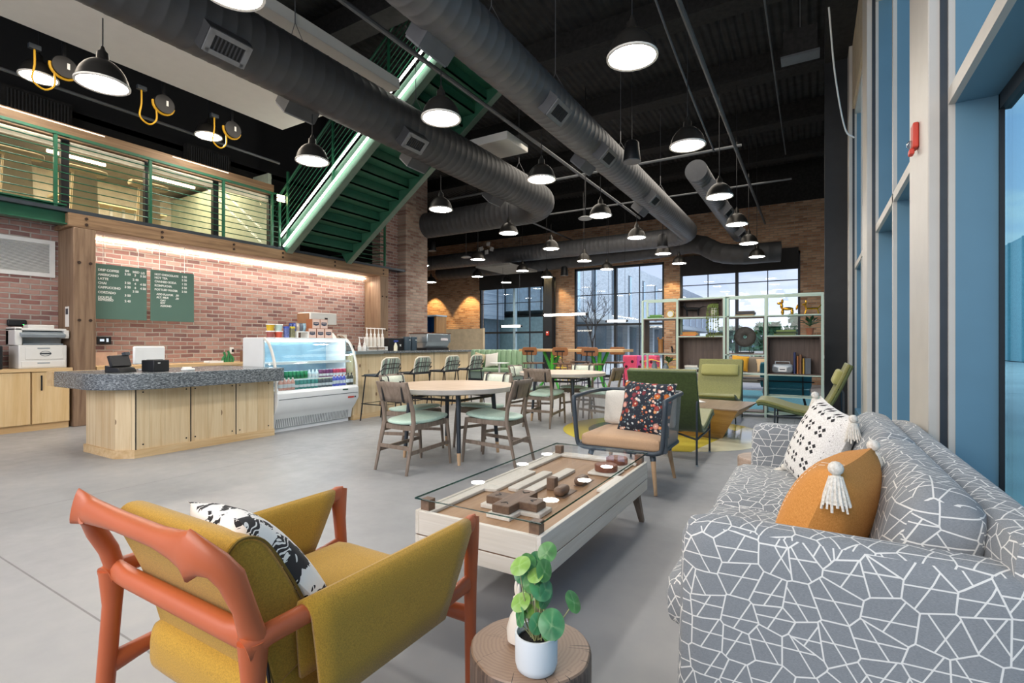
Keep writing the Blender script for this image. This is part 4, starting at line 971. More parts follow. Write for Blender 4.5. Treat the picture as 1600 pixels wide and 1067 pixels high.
def lounge_proto():
    t=thing('lounge_chair','x','lounge chair')
    pr=bez([(.56,.425,0),(.50,.445,0),(.35,.415,0),(.12,.35,0),(-.08,.325,0),(-.22,.37,0),(-.32,.50,0),(-.42,.72,0),(-.53,.985,0)],36)
    pr=[(p[0],p[1]) for p in pr]
    def offs(d):
        o=[]
        for i in range(len(pr)):
            a=Vector(pr[max(0,i-1)]);b=Vector(pr[min(len(pr)-1,i+1)]);q=(b-a).normalized();o.append((pr[i][0]+q.y*d,pr[i][1]-q.x*d))
        return o
    up=offs(.018)
    obj('shell_back',G().sheet(offs(-.018),-.36,.36,.035),M_dgreen,t,bevel=.012)
    obj('front_upholstery',G().sheet(up,-.352,.352,.04),M_mgreen,t,bevel=.015)
    g=G().cushion(-.30,.30,-.05,.05,-.1,.1,8).xf(RT((0,-.40,.81),(.40,0,0)));obj('head_pillow',g,M_lgreen,t)
    for x in (-.345,.345):
        s=1 if x>0 else -1
        f=obj('side_frame',G().tube([(x,-.455,0),(x,-.45,.62),(x,-.43,.66),(x,-.39,.665)],.011,8).tube([(x*.98,.34,0),(x*.98,.335,.42)],.011,8).tube([(x,-.45,.27),(x*.98,.34,.27)],.012,8),M_dark,t)
        obj('leg_glide',G().cyl((x,-.455,0),(x,-.455,.012),.016,n=8).cyl((x*.98,.34,0),(x*.98,.34,.012),.016,n=8),M_chrome,f)
    obj('brace',G().tube([(-.345,-.45,.27),(.338,.34,.27)],.011,8).tube([(.345,-.45,.27),(-.338,.34,.27)],.011,8),M_dark,t)
    return t
lp=lounge_proto();ls=[]
put(lp,ls,(-1.36,5.86,0),0,'green high back lounge chair seen from behind, nearest the tan tub chair','lounge chairs')
put(lp,ls,(-1.36,8.86,0),PI,'green high back lounge chair facing the camera before the bookshelf','lounge chairs')
put(lp,ls,(-.10,8.1,0),PI/2,'green high back lounge chair in profile beside the window wall','lounge chairs')
t=thing('faceted_table','low faceted wooden table tapering to a narrow base between the lounge chairs','coffee table',(-1.3,7.45,0))
A_=[(-.62,-.5),(.5,-.58),(.62,.5),(-.45,.6)];B_=[(-.5,-.36),(.28,-.30),(.12,.3),(-.4,.35)]
g=G();g.add([(x,y,.41) for x,y in A_]+[(x,y,.0) for x,y in B_],[(4,5,6,7)]+[(i,4+i,4+(i+1)%4,(i+1)%4) for i in range(4)])
obj('faceted_body',g,wood('honey walnut','#a67c42','#8a6231','#bd9354',ax=0,scale=1,rough=.4),t,smooth=False)
obj('table_top',G().prism([(-.63,-.51),(.51,-.59),(.63,.51),(-.46,.61)],'z',.41,.425),wood('walnut top','#8f7762','#7a6450','#a48c77',ax=1,scale=1,rough=.35),t)
M_paper=plain('white paper','#ece9e2',.8,var=.02)
for i,(x,y,r,m) in enumerate([(-1.62,7.2,.3,M_paper),(-1.60,7.22,.1,plain('grey cover','#8a8f92',.7)),(-1.45,7.6,.5,M_paper)]):
    z=.426+(.008 if i==1 else 0)
    t=thing('magazine',['white magazine at the bottom of the pile on the faceted table','grey magazine lying on top of a white one on the faceted table','single white magazine lying alone on the faceted table'][i],'magazine',(x,y,z),r)
    obj('pages',G().box(-.1,.1,-.14,.14,.0005,.006),M_paper,t);obj('cover',G().box(-.105,.105,-.143,.143,.006,.0075),m,t)

# ------------------------------------------------------------------ register counter
def stone_mat():
    n=N('dark speckled stone');v=n.coord();f=n.noise(n.mapping(v,(7,7,22)),5,5,.8)
    n.bsdf(n.ramp(f,[(.36,'#33373b'),(.5,'#5f6569'),(.62,'#a0a6a8')]),.22,0,n.bump(f,.15,.004),.5);return n.m
M_stone=stone_mat()
t=thing('register_counter','knotty pine front counter with thick dark stone top and rounded corner','counter',(-6.4,3.4,0))
body=[(-.88,-.9),(-.14,-.9),(.02,-.78),(.02,.88),(-.88,.88)]
obj('pine_front',G().box(-.02,.02,-.78,.88,.09,.76),M_pine,t);obj('pine_end',G().box(-.88,-.14,-.9,-.86,.09,.76),M_pinex,t)
obj('corner_panel',G().prism([(-.14,-.9),(.02,-.78),(-.01,-.75),(-.15,-.86)],'z',.09,.76),M_pine,t)
for y in (-.2,.35): obj('black_gap',G().box(.015,.0215,y-.006,y+.006,.09,.76),M_black,t)
for a,b,c,d in ((.0205,.0225,-.775,-.765),):
    obj('black_gap',G().box(a,b,c,d,.09,.76),M_black,t)
obj('kick_board',G().prism([(-.9,-.92),(-.13,-.92),(.04,-.79),(.04,.88),(.0,.88),(.0,-.77),(-.15,-.88),(-.9,-.88)],'z',0,.09),wood('pine base','#d9b98a','#c49f6c','#e6cda2',ax=1,scale=.8,knots=True),t)
obj('back_panel',G().box(-.88,-.85,-.86,.88,0,.76),M_lightwood,t)
top=[(-1.12,.86),(-1.12,-1.12),(-.42,-1.12)]+[(.0+.28*math.cos(a)-.03,-.84+.28*math.sin(a)) for a in [-PI/2+k*PI/2/8 for k in range(9)]]+[(.25,.86)]
top=[(-1.12,.86),(-1.12,-1.12),(-.36,-1.12)]+[(-.36+.61*math.cos(a),-.56+.56*math.sin(a)) for a in [-PI/2+k*PI/2/12 for k in range(1,13)]]+[(.25,.88)]
obj('stone_top',G().prism(top,'z',.76,.935),M_stone,t,bevel=.008,ang=.5)
obj('wood_end_block',G().box(-1.32,-1.12,-1.125,.6,.765,.93),M_lightwoodY,t)
for y in (-.7,-.25,-.15,.3,.4,.8): 
    obj('screw',G().cyl((.02,y,.14),(.024,y,.14),.009,n=6),M_black,t);obj('screw',G().cyl((.02,y,.72),(.024,y,.72),.009,n=6),M_black,t)
def box_thing(name,label,cat,loc,rz=0,group=None): return thing(name,label,cat,loc,rz,group)
M_glowblue=emis('blue glow','#4f8dff',9)
t=thing('card_reader','small black wall reader glowing blue on the rounded counter edge','reader',(-6.33,2.585,.77),-.62)
obj('body',G().box(-.04,.04,-.03,.0,.0,.15),M_black,t,bevel=.004);obj('glow_bar',G().box(-.03,.03,-.033,-.03,.105,.13),M_glowblue,t);obj('keypad',G().box(-.02,.02,-.032,-.03,.03,.08),M_dark,t)
t=thing('payment_terminal','black point of sale terminal standing at left on the stone counter','terminal',(-6.7,2.62,.936),.5)
obj('base',G().prism([(-.09,0),(.09,0),(.06,.05),(-.09,.08)],'y',-.12,.12),M_black,t,bevel=.006);obj('screen',G().cbox((-.02,0,.125),(.035,.27,.13),(0,-.3,0)),M_black,t,bevel=.006);obj('screen_lip',G().cbox((-.02,.09,.205),(.04,.07,.035),(0,-.3,0)),M_dark,t)
t=thing('receipt_printer','black receipt printer right of the payment terminal','printer',(-6.55,2.9,.936),.3)
obj('body',G().box(-.09,.09,-.1,.1,0,.135),M_black,t,bevel=.01);obj('paper_slot',G().box(-.05,.03,-.07,.07,.135,.139),M_dark,t);obj('badge',G().box(.09,.0915,-.05,-.02,.095,.105),M_white,t)
t=thing('card_reader','small white square card reader on the stone counter','reader',(-6.4,3.18,.936),.2)
obj('body',G().box(-.045,.045,-.06,.06,0,.03),M_white,t,bevel=.01);obj('cradle',G().box(-.035,.0,-.05,.05,.03,.045),M_white,t,bevel=.005)
t=thing('monitor','white backed monitor standing on the counter behind the receipt printer','monitor',(-7.05,3.05,.936),.1)
obj('screen_back',G().box(-.02,.02,-.18,.18,.07,.29),M_white,t,bevel=.015);obj('stand',G().bar((0,0,.1),(-.03,0,.015),.07,.02,(0,1,0)),M_white,t);obj('foot',G().box(-.08,.08,-.08,.08,0,.012),M_white,t)
# ------------------------------------------------------------------ back cabinets and what is on them
t=thing('back_counter','long pale wooden counter run along the brick wall','counter',(-9.88,0,0))
obj('worktop',G().box(-.31,.29,-1.5,3.13,.855,.9).box(-.31,.29,3.43,9.0,.855,.9),M_lightwoodY,t)
obj('plinth',G().box(-.3,.23,-1.5,3.1,0,.098),M_lightwoodY,t);obj('plinth',G().box(-.3,.23,3.5,9,0,.098),M_lightwoodY,t)
obj('filler_panel',G().box(-.27,.265,3.432,3.47,.0,.855),plain('dark stained board','#5a3c26',.6),t)
for i,(a,b,lab) in enumerate([(1.2,2.03,'left of the three pale maple cabinets below the printers'),(2.04,2.66,'middle of the three pale maple cabinets below the printers'),(2.67,3.1,'right of the three pale maple cabinets below the printers')]):
    t=thing('base_cabinet',lab,'cabinet',(-9.88,(a+b)/2,0));h=(b-a)/2-.002
    obj('carcass',G().box(-.29,.25,-h,h,.1,.854),M_lightwood,t)
    d=obj('cabinet_door',G().box(.252,.272,-h+.003,h-.003,.105,.845),M_lightwood,t)
    y=-h+.1 if i==2 else (h-.09 if i==0 else -h+.1)
    obj('handle',G().box(.285,.297,y-.008,y+.008,.58,.80).box(.27,.29,y-.006,y+.006,.59,.6).box(.27,.29,y-.006,y+.006,.78,.79),M_black,d)
t=thing('base_cabinet','pale maple cabinet run behind the register counter','cabinet',(-9.88,6.3,0));obj('carcass',G().box(-.29,.25,-2.8,2.68,.1,.854),M_lightwood,t)
for k in range(6): 
    d=obj('cabinet_door',G().box(.252,.272,-2.79+k*.91,-1.89+k*.91,.105,.845),M_lightwood,t);obj('handle',G().box(.275,.295,-2.7+k*.91,-2.685+k*.91,.58,.8),M_black,d)
M_pr=plain('printer grey white','#dcdbd6',.45,var=.02);M_prd=plain('printer grey','#8b959b',.4)
t=thing('printer','large white office printer beside the timber post','printer',(-9.88,2.82,.9))
obj('lower_body',G().box(-.22,.2,-.27,.27,0,.34),M_pr,t,bevel=.012);obj('paper_tray',G().box(.2,.207,-.24,.24,.02,.105),M_pr,t,bevel=.003);obj('front_door',G().box(.2,.208,-.2,.22,.13,.3),M_pr,t,bevel=.006)
obj('tray_grip',G().box(.207,.21,-.07,.07,.07,.085),M_prd,t);obj('door_grip',G().box(.207,.211,-.07,.07,.285,.30),M_prd,t)
obj('side_wall',G().box(-.22,.16,-.30,-.22,.34,.6).box(-.22,.2,.24,.3,.44,.56).box(-.22,-.1,-.3,.3,.34,.56),M_pr,t,bevel=.01)
obj('output_tray',G().box(-.1,.15,-.21,.24,.345,.36),M_prd,t)
obj('control_panel',G().cbox((.15,.0,.5),(.16,.5,.05),(0,.35,0)),M_prd,t,bevel=.006)
obj('scanner_lid',G().box(-.22,.16,-.3,.28,.55,.585).cbox((-.05,.02,.61),(.2,.3,.06),(0,0,0)),M_pr,t,bevel=.01)
e=obj('emblem_ring',G().tube([(.2095,.02+.06*math.cos(a),.215+.035*math.sin(a)) for a in [2*PI*k/20 for k in range(20)]],.003,4,True).box(.208,.211,-.045,.085,.205,.225),M_dark,t)
t=thing('printer','black desktop printer cut off by the left picture edge','printer',(-9.88,2.15,.9))
obj('body',G().box(-.2,.2,-.24,.24,0,.33),M_black,t,bevel=.015);obj('front_panel',G().box(.2,.206,-.2,.2,.03,.13),M_dark,t);obj('output_slot',G().box(.2,.204,-.18,.18,.2,.25),M_prd,t);obj('logo_dot',G().cyl((.206,.13,.06),(.209,.13,.06),.022,n=10),M_white,t)
t=thing('router','small black router box on the brick wall above the white printer','router',(-10.2,2.66,1.52));obj('body',G().box(.002,.05,-.11,.11,0,.1),M_black,t,bevel=.02);obj('led',G().box(.05,.052,.06,.075,.02,.03),emis('green led','#40ff70',4),t)
t=thing('wall_grille','white louvred air grille high on the brick wall','vent',(-10.2,2.1,2.29))
obj('frame',G().box(0,.03,-1.0,1.0,0,.06).box(0,.03,-1,1,.51,.57).box(0,.03,.94,1.0,.06,.51).box(0,.03,-1,-.94,.06,.51).box(0,.022,.06,.075,.06,.51),M_white,t)
gg=G()
for k in range(26): gg.cbox((.012,0,.07+k*.0172),(.018,1.88,.004),(0,.6,0))
obj('louvre',gg,M_white,t);obj('backing',G().box(.0005,.003,-.95,.95,.05,.52),plain('grille shadow','#77797a',.9),t)
t=thing('notice_sheet','narrow white notice sheet pinned on side of the timber post','notice',(-9.85,3.138,1.52));obj('sheet',G().box(-.04,.1,-.004,-.001,0,.31),M_paper,t);obj('picture',G().box(-.02,.07,-.0055,-.004,.19,.28),plain('notice picture','#3d4048',.7),t)
t=thing('wall_controller','black wall control panel with white readout under the menu board','controller',(-10.2,3.74,1.25));obj('case',G().box(.0,.02,-.1,.1,0,.13),M_black,t,bevel=.006);obj('readout',G().box(.02,.0215,-.06,.0,.05,.09).box(.02,.0215,.03,.06,.04,.1),emis('readout','#dfe8f0',1),t)
s=obj('cardboard_sheet',G().box(-10.195,-10.17,3.5,3.92,.902,1.12),plain('pinkish board','#d7b8a4',.8));tag(s,'pinkish square board leaning on the brick wall behind the counter','board')
t=thing('wall_socket','white wall socket with plug near the display case','socket',(-10.2,5.9,1.06));obj('plate',G().box(0,.012,-.04,.04,0,.13),M_white,t,bevel=.003);obj('plug',G().box(.012,.035,.0,.03,.03,.09),M_black,t)
t=thing('desk_cactus','green felt cactus ornament with several arms on the back counter','ornament',(-9.85,5.62,.9))
for k,(dy,h,tl) in enumerate([(-.1,.14,.3),(-.05,.2,-.1),(.0,.17,.15),(.05,.22,-.2),(.1,.15,-.3)]): obj('arm',G().tube(bez([(0,dy,0),(.0,dy+.01,h*.5),(0,dy+tl*.2,h)],6),[.022]*7,8),plain('cactus green','#2f7a4a',.7),t)
t=thing('white_tray','flat white tray beside the green cactus ornament','tray',(-9.75,5.3,.9));obj('tray_base',G().box(-.1,.1,-.13,.13,.0,.012),M_white,t);obj('tray_lip',G().box(.09,.1,-.13,.13,.012,.04).box(-.1,-.09,-.13,.13,.012,.04),M_white,t)
s=obj('cardboard_box',G().box(-9.98,-9.75,5.95,6.2,.9,1.12).box(-9.98,-9.86,5.95,6.2,1.12,1.125),plain('brown card','#6e5442',.8));tag(s,'brown cardboard box behind the display case corner','box')
t=thing('coffee_brewer','tall white and black coffee brewer behind the stacked cartons','coffee machine',(-9.85,7.7,.9))
obj('base',G().box(-.22,.24,-.3,.3,0,.12),M_black,t);obj('column',G().box(-.22,-.02,-.3,.3,.12,.82),M_black,t);obj('head',G().box(-.22,.24,-.36,.36,.8,1.07),M_pr,t,bevel=.012);obj('display',G().box(.24,.245,.02,.1,.85,.96),M_black,t);obj('side_panel',G().box(-.21,.2,-.37,-.36,.82,1.05),plain('brewer vent','#8d6a4e',.6),t)

# ------------------------------------------------------------------ menu boards
M_board=plain('sage green board','#567569',.6,var=.04,scale=2)
def text(par,body,x,y,size,mat=None,name='lettering',xs=.97):
    cu=bpy.data.curves.new('txt','FONT');cu.body=body;cu.size=size;cu.extrude=.001;cu.offset=.0022
    o=bpy.data.objects.new('txt',cu);COL.objects.link(o);bpy.context.view_layer.update()
    me=bpy.data.meshes.new_from_object(o.evaluated_get(bpy.context.evaluated_depsgraph_get()));bpy.data.objects.remove(o)
    me.name=name;me.materials.clear();me.materials.append(mat or M_chalk)
    q=bpy.data.objects.new(name,me);COL.objects.link(q);q.parent=par;q.location=(.014,x,y);q.rotation_euler=(PI/2,0,PI/2);q.scale=(xs,1,1);return q
M_chalk=plain('white lettering','#e9ece6',.7,var=.02)
def board(lab,y0,y1,lines):
    t=thing('menu_board',lab,'menu board',(-9.85,y0,1.66))
    obj('panel',G().box(0,.012,0,y1-y0,0,.89),M_board,t)
    for y in ((.1,y1-y0-.12) if y0<4 else (.14,y1-y0-.16)): obj('hanging_wire',G().cyl((.006,y,.89),(.006,y,1.37),.004,n=5),M_white,t)
    for s,x,y,sz in lines: text(t,s,x,y,sz)
S_=.05
board('left green menu board listing drip coffee, lattes and espresso',3.50,4.22,
 [('DRIP COFFEE',.03,.775,S_),('SM',.40,.80,S_),('MED',.51,.795,S_),('LG',.63,.79,S_),('2 50',.395,.745,S_),('3',.535,.74,S_),('3 50',.62,.735,S_),
  ('AMERICANO',.03,.70,S_),('2 40',.51,.665,S_),('LATTE',.03,.635,S_),('3 50',.395,.60,S_),('4',.535,.597,S_),('4 50',.62,.594,S_),
  ('CHAI',.03,.565,S_),('3 50',.395,.53,S_),('4',.535,.527,S_),('4 50',.62,.524,S_),('CAPPUCCINO',.03,.495,S_),('3 50',.51,.465,S_),
  ('CORTADO',.03,.415,S_),('3 50',.395,.39,S_),('DOUBLE',.03,.335,S_),('ESPRESSO',.03,.295,S_),('2 40',.395,.295,S_)])
board('right green menu board listing hot chocolate, tea and sodas',4.28,4.99,
 [('HOT CHOCOLATE',.06,.80,S_*.93),('2 50',.50,.80,S_),('HOT TEA',.06,.74,S_),('2 50',.50,.74,S_),('CANNED SODA',.06,.675,S_),('1 25',.50,.67,S_),('KOMBUCHA',.06,.605,S_),('3 50',.50,.60,S_),
  ('BOTTLED WATER',.06,.535,S_*.95),('2 50',.50,.53,S_),('ADD FLAVOR',.09,.455,S_*.9),('.50',.395,.455,S_*.9),('ALT. MILK',.09,.40,S_*.9),('.50',.395,.40,S_*.9),('OAT',.15,.35,S_*.85),('SOY',.15,.305,S_*.85),('ALMOND',.15,.255,S_*.85)])
# ------------------------------------------------------------------ refrigerated display case
t=thing('display_case','white refrigerated display case with curved glass and lit drink shelves','display case',(-6.5,5.02,0))
M_cw=plain('case white','#e3e6e6',.35,var=.02);M_ci=plain('case interior','#eef4f6',.5,var=.02)
hy=.72
side=[(-.62,1.34),(-.12,1.34),(-.03,1.27),(.06,1.13),(.12,.95),(.14,.78),(.14,.56),(-.62,.56)]
prof=[(-.12,1.335)]+[(p[0],p[1]) for p in bez([(-.10,1.325,0),(-.02,1.26,0),(.06,1.12,0),(.12,.94,0),(.14,.76,0),(.14,.58,0)],20)]
low=[(-.62,.06),(.0,.06),(.03,.2),(.1,.28),(.18,.40),(.18,.56),(.14,.60),(-.62,.60)]
obj('lower_cabinet',G().prism(low,'y',-hy,hy),M_cw,t,bevel=.006)
obj('front_band',G().box(.18,.184,-hy+.02,hy-.02,.475,.482),M_dark,t)
obj('plinth',G().box(-.6,-.03,-hy+.03,hy-.03,0,.06),M_cw,t)
gg=G()
for k in range(44): 
    y=-hy+.08+k*.0295
    gg.add([(-.002+.006,y,.07),(-.002+.006,y+.011,.07),(.029,y+.011,.19),(.029,y,.19)],[(0,1,2,3)])
obj('air_grille',gg,plain('grille slot','#5c666c',.6),t)
for s in (-1,1):
    obj('end_panel',G().box(-.62,-.13,s*hy-.012,s*hy+.012,.58,1.34),M_cw,t)
    obj('curved_trim',G().tube([(p[0],s*hy,p[1]) for p in prof],[(.018,.022)]*len(prof),8),plain('trim cream','#d9d5cc',.4),t)
    obj('end_glass',G().prism([(-.13,.6)]+[(-.13,1.33)]+[(p[0],p[1]) for p in prof],'y',s*hy-.003,s*hy+.003),glassm('case glass','#fafdfd',.9),t)
obj('roof_panel',G().box(-.62,-.1,-hy,hy,1.33,1.35),M_cw,t,bevel=.004)
obj('rear_wall',G().box(-.62,-.6,-hy,hy,.6,1.33),plain('case mirror back','#9fc0cf',.25,.3),t)
obj('curved_glass',G().sheet([(p[0],p[1]) for p in prof],-hy,hy,.006).xf(Matrix(((0,1,0,0),(1,0,0,0),(0,0,1,0),(0,0,0,1)))),glassm('case glass','#fafdfd',.9),t)
M_shg=plain('shelf white','#e9f0f2',.3,var=.02)
for z,xf in ((.735,.025),(.985,-.02)):
    s=obj('shelf',G().box(-.6,xf,-hy+.02,hy-.02,z-.012,z),M_shg,t);obj('price_rail',G().box(xf,xf+.012,-hy+.02,hy-.02,z-.025,z+.012),M_cw,s)
    obj('shelf_light',G().box(xf-.06,xf-.03,-hy+.04,hy-.04,z-.024,z-.013),emis('case led','#e6f4ff',16),s)
obj('top_light',G().box(-.2,-.15,-hy+.04,hy-.04,1.29,1.32),emis('case led','#e6f4ff',16),t)
obj('red_badge',G().box(.181,.186,.50,.62,.40,.425),plain('red badge','#b9352c',.5),t);obj('brand_strip',G().box(.181,.185,.63,.66,.40,.425),M_dark,t)
obj('thermometer',G().box(.178,.186,.40,.50,.53,.55),plain('lcd','#3f5a50',.4),t)
# drinks
def bottle_mesh(r,h,neck):
    g=G()
    if neck: g.lathe([(r*.9,0),(r,.005),(r,h*.62),(r*.8,h*.74),(r*.4,h*.84),(r*.38,h*.93)],12)
    else: g.lathe([(r*.86,0),(r,.008),(r,h*.92),(r*.86,h)],12)
    return g
def drinks(xs,z,y0,dy,spec,where):
    i=0
    for n,nm,kind,col,capc,r,h,neck in spec:
        for k in range(n):
            y=y0+i*dy
            side='%s from the left'%ORD[k] if n>1 else 'single'
            t=thing(kind,'%s %s, %s of its %s in the display case'%(nm,kind,ORD[k],where),'drink',(xs,y,z),0,'%s %ss on the %s'%(nm,kind.replace('_',' '),where))
            key=(nm,kind,where)
            if key not in DM:
                a=obj('container',bottle_mesh(r,h,neck),plain('drink '+nm,col,.3,var=.2,scale=25),t)
                c=obj('cap' if neck else 'can_lid',G().lathe([(r*.45 if neck else r*.84,h*(.9 if neck else .985)),(r*.45 if neck else r*.84,h),(r*.4,h+.002)],10),plain('cap '+capc,capc,.4),t)
                l=obj('label_band',G().lathe([(r*1.015,h*.2),(r*1.015,h*.5)],12,capb=False,capt=False),plain('band '+nm,{'#2e8b57':'#0e6b3a'}.get(col,'#dfe4e8'),.5),t)
                DM[key]=(a,c,l)
            else:
                for q in DM[key]: w=q.copy();COL.objects.link(w);w.parent=t
            i+=1
DM={}
drinks(-6.53,.7365,4.44,.066,[(2,'dark blue','can','#2f4a7a','#c9d2d8',.029,.12,0),(6,'green','can','#2e8b57','#c9d2d8',.029,.12,0),(3,'clear','bottle','#cfe2ea','#eef2f4',.027,.13,1),(4,'purple','can','#7a3f70','#c9d2d8',.029,.125,0),(4,'pinkish red','can','#c4405f','#c9d2d8',.029,.125,0)],'upper shelf')
drinks(-6.41,.6015,4.40,.066,[(4,'peach','bottle','#dba79a','#f0ece8',.029,.17,1),(6,'teal and green','can','#3f8a86','#c9d2d8',.029,.13,0),(4,'dark grey','can','#59636b','#e0d86a',.029,.13,0),(4,'blue and red','bottle','#5a63c4','#f0ece8',.028,.17,1)],'lower deck')
drinks(-6.405,.6015,5.60,.066,[(2,'amber glass','bottle','#4b4a40','#222222',.028,.19,1)],'lower deck')
# ------------------------------------------------------------------ goods on top of the case
M_kraft=plain('kraft card','#9c5f3d',.75);M_pink=plain('pale pink card','#d9bdb0',.7,var=.03);M_navy=plain('navy label','#2f3d52',.6)
z0=1.351
for i,(y,z,lab) in enumerate([(5.20,z0,'left carton in the bottom row of the pink carton stack'),(5.355,z0,'middle carton in the bottom row of the pink carton stack'),(5.51,z0,'right carton in the bottom row of the pink carton stack'),(5.27,z0+.1505,'left carton in the top row of the pink carton stack'),(5.42,z0+.1505,'right carton in the top row of the pink carton stack')]):
    t=thing('coffee_carton',lab,'carton',(-6.84,y,z),0,'pink cartons stacked on the display case')
    if i==0:
        ch=[obj('carton_body',G().box(-.075,.075,-.072,.072,0,.15),M_kraft,t),obj('front_face',G().box(.075,.077,-.068,.068,.004,.146),M_pink,t),obj('navy_label',G().prism([(-.05,.055),(0,.045),(.05,.055),(.05,.1),(-.05,.1)],'x',.077,.0785),M_navy,t),obj('label_line',G().box(.0785,.0795,-.035,.035,.078,.083),M_pink,t)]
    else:
        for q in ch: w=q.copy();COL.objects.link(w);w.parent=t
tubs=[(4.52,z0,'#8c4a44','dark red snack tub at bottom left on the display case'),(4.65,z0,'#c4513a','orange red snack tub at bottom right of the tub pair on the display case'),(4.52,z0+.1,'#d2ab2c','yellow snack tub stacked on the dark red one'),(4.65,z0+.1,'#b9d3cf','pale blue snack tub stacked on the orange red one')]
for y,z,c,lab in tubs:
    t=thing('snack_tub',lab,'tub',(-6.82,y,z));obj('tub_body',G().lathe([(.044,0),(.06,.085)],16),plain('tub '+c,c,.5),t);obj('lid',G().lathe([(.063,.083),(.063,.097),(.058,.0985)],16),M_white,t)
for y,c,c2,lab in [(4.77,'#5c6aa0','#3a55b0','blue lidded canister beside the snack tubs'),(4.865,'#7d7c5c','#d6c03a','yellow lidded canister beside the white rack')]:
    t=thing('canister',lab,'canister',(-6.8,y,z0));obj('can_body',G().lathe([(.042,0),(.042,.14)],16),plain('can '+c,c,.45,var=.4,scale=40),t);obj('lid',G().lathe([(.046,.14),(.046,.165),(.04,.17)],16),plain('lid '+c2,c2,.5),t)
t=thing('white_riser','white metal riser shelf carrying snack bags on the display case','shelf',(-6.84,5.0,z0))
obj('shelf_board',G().box(-.08,.1,-.08,.115,.085,.1),M_white,t)
for y in (-.075,.11): obj('foot',G().box(-.08,.1,y-.006,y+.006,0,.085),M_white,t)
for i,(y,c,lab) in enumerate([(4.85-.0,'#33478a','navy blue'),(4.93,'#4a5a9c','mid blue'),(4.99,'#b6a99c','beige'),(5.05,'#5c6470','dark grey'),(5.11,'#93b4c4','pale blue and orange')]):
    x=-6.84 if i else -6.93
    zz=z0+.1005
    if i==0: y=4.935
    t=thing('snack_bag','%s snack bag standing on the white riser shelf'%lab,'snack bag',(x,y,zz));gg=G()
    def fn(sg):
        return lambda u,v:(sg*.022*math.sin(PI*min(1,max(0,v)))*(.6+.4*math.sin(PI*u)),(u-.5)*.062*(1-.12*math.sin(PI*v)),v*.12)
    obj('bag_body',gg.grid(fn(1),6,8).grid(fn(-1),6,8),plain('bag '+c,c,.35,var=.4,scale=30),t);obj('top_seal',G().box(-.002,.002,-.031,.031,.118,.128),plain('bag '+c,c,.35),t)
t=thing('napkin_bag','white paper bag slumped right of the pink cartons','bag',(-6.84,5.64,z0));obj('bag_body',G().prism([(-.05,0),(.07,0),(.05,.03),(-.02,.09),(-.05,.07)],'y',-.04,.04),M_paper,t);obj('fold',G().box(-.05,.04,-.041,.041,.03,.033),M_paper,t)

# ------------------------------------------------------------------ coffee bar
t=thing('coffee_bar','long knotty pine coffee bar with dark stone top','bar counter',(-6.5,7.4,0))
obj('pine_front',G().box(-.03,.0,-1.62,1.62,.08,1.09),M_pine,t);obj('pine_end',G().box(-.6,-.03,1.59,1.62,.0,1.09),M_pinex,t)
obj('pine_end',G().box(-.55,-.03,-1.62,-1.59,0,1.09),M_pinex,t)
obj('kick_board',G().box(-.03,.015,-1.62,1.62,0,.08),wood('pine base','#d9b98a','#c49f6c','#e6cda2',ax=1),t)
obj('stone_top',G().box(-.7,.06,-1.61,1.66,1.09,1.13),M_stone,t,bevel=.004)
obj('steel_cap',G().box(-.2,.075,-1.62,-1.0,1.085,1.135),M_chrome,t)
for y in (-.5,.45): obj('black_gap',G().box(.0,.003,y-.005,y+.005,.08,1.09),M_black,t)
M_pump=plain('white pump plastic','#eceae6',.4,var=.02)
def pump(lab,loc,tall):
    t=thing('syrup_bottle',lab,'pump bottle',loc);h=.2 if tall else .1
    obj('bottle',G().lathe([(.03,0),(.032,.01),(.032,h*.8),(.014,h)],14),M_pump if not tall else plain('syrup white','#d9d4cb',.4),t)
    obj('pump_stem',G().lathe([(.02,h),(.02,h+.03),(.009,h+.04),(.007,h+.13)],10),M_pump,t);obj('nozzle',G().bar((-.02,0,h+.135),(.075,0,h+.125),.018,.016),M_pump,t)
for k in range(5): pump('tall white syrup pump bottle, %s from left in the row of five'%ORD[k],(-6.86,6.42+k*.095,1.21),True)
pump('short white pump bottle, left of the short pair on the steel cap',(-6.75,6.15,1.136),False);pump('short white pump bottle, right of the short pair on the steel cap',(-6.75,6.26,1.136),False)
t=thing('syrup_rack','white rack with black wire front holding the syrup bottles','rack',(-6.86,6.61,1.131))
obj('rack_base',G().box(-.06,.06,-.27,.27,0,.078),M_white,t);obj('wire_front',G().box(.075,.08,-.27,.27,.05,.056).box(.075,.08,-.27,.27,.0,.006).box(.075,.08,-.27,-.264,0,.1).box(.075,.08,.264,.27,0,.1).box(.075,.08,-.003,.003,0,.1),M_black,t)
obj('label_card',G().box(.0605,.062,-.2,.2,.02,.07),plain('busy label','#b9a795',.7,var=.6,scale=40),t)
t=thing('spray_bottle','spray bottle with blue trigger beside the syrup rack','spray bottle',(-6.7,6.98,1.131));obj('bottle',G().lathe([(.035,0),(.035,.08),(.012,.15)],14),plain('spray cream','#e4dfc4',.4),t);obj('trigger_head',G().bar((-.04,0,.18),(.06,0,.18),.02,.03).bar((0,0,.15),(0,0,.18),.02,.02),plain('trigger blue','#2a3f8f',.4),t)
t=thing('lid_organizer','black slanted lid organizer at left end of the coffee bar','organizer',(-7.0,5.95,1.131))
obj('body',G().prism([(-.14,0),(.16,0),(.16,.09),(-.14,.27)],'y',-.17,.17),M_black,t)
for k in range(3): obj('slot',G().cbox((.01,-.11+k*.11,.188),(.33,.075,.01),(0,.54,0)),plain('kraft lids','#8b7460',.7),t)
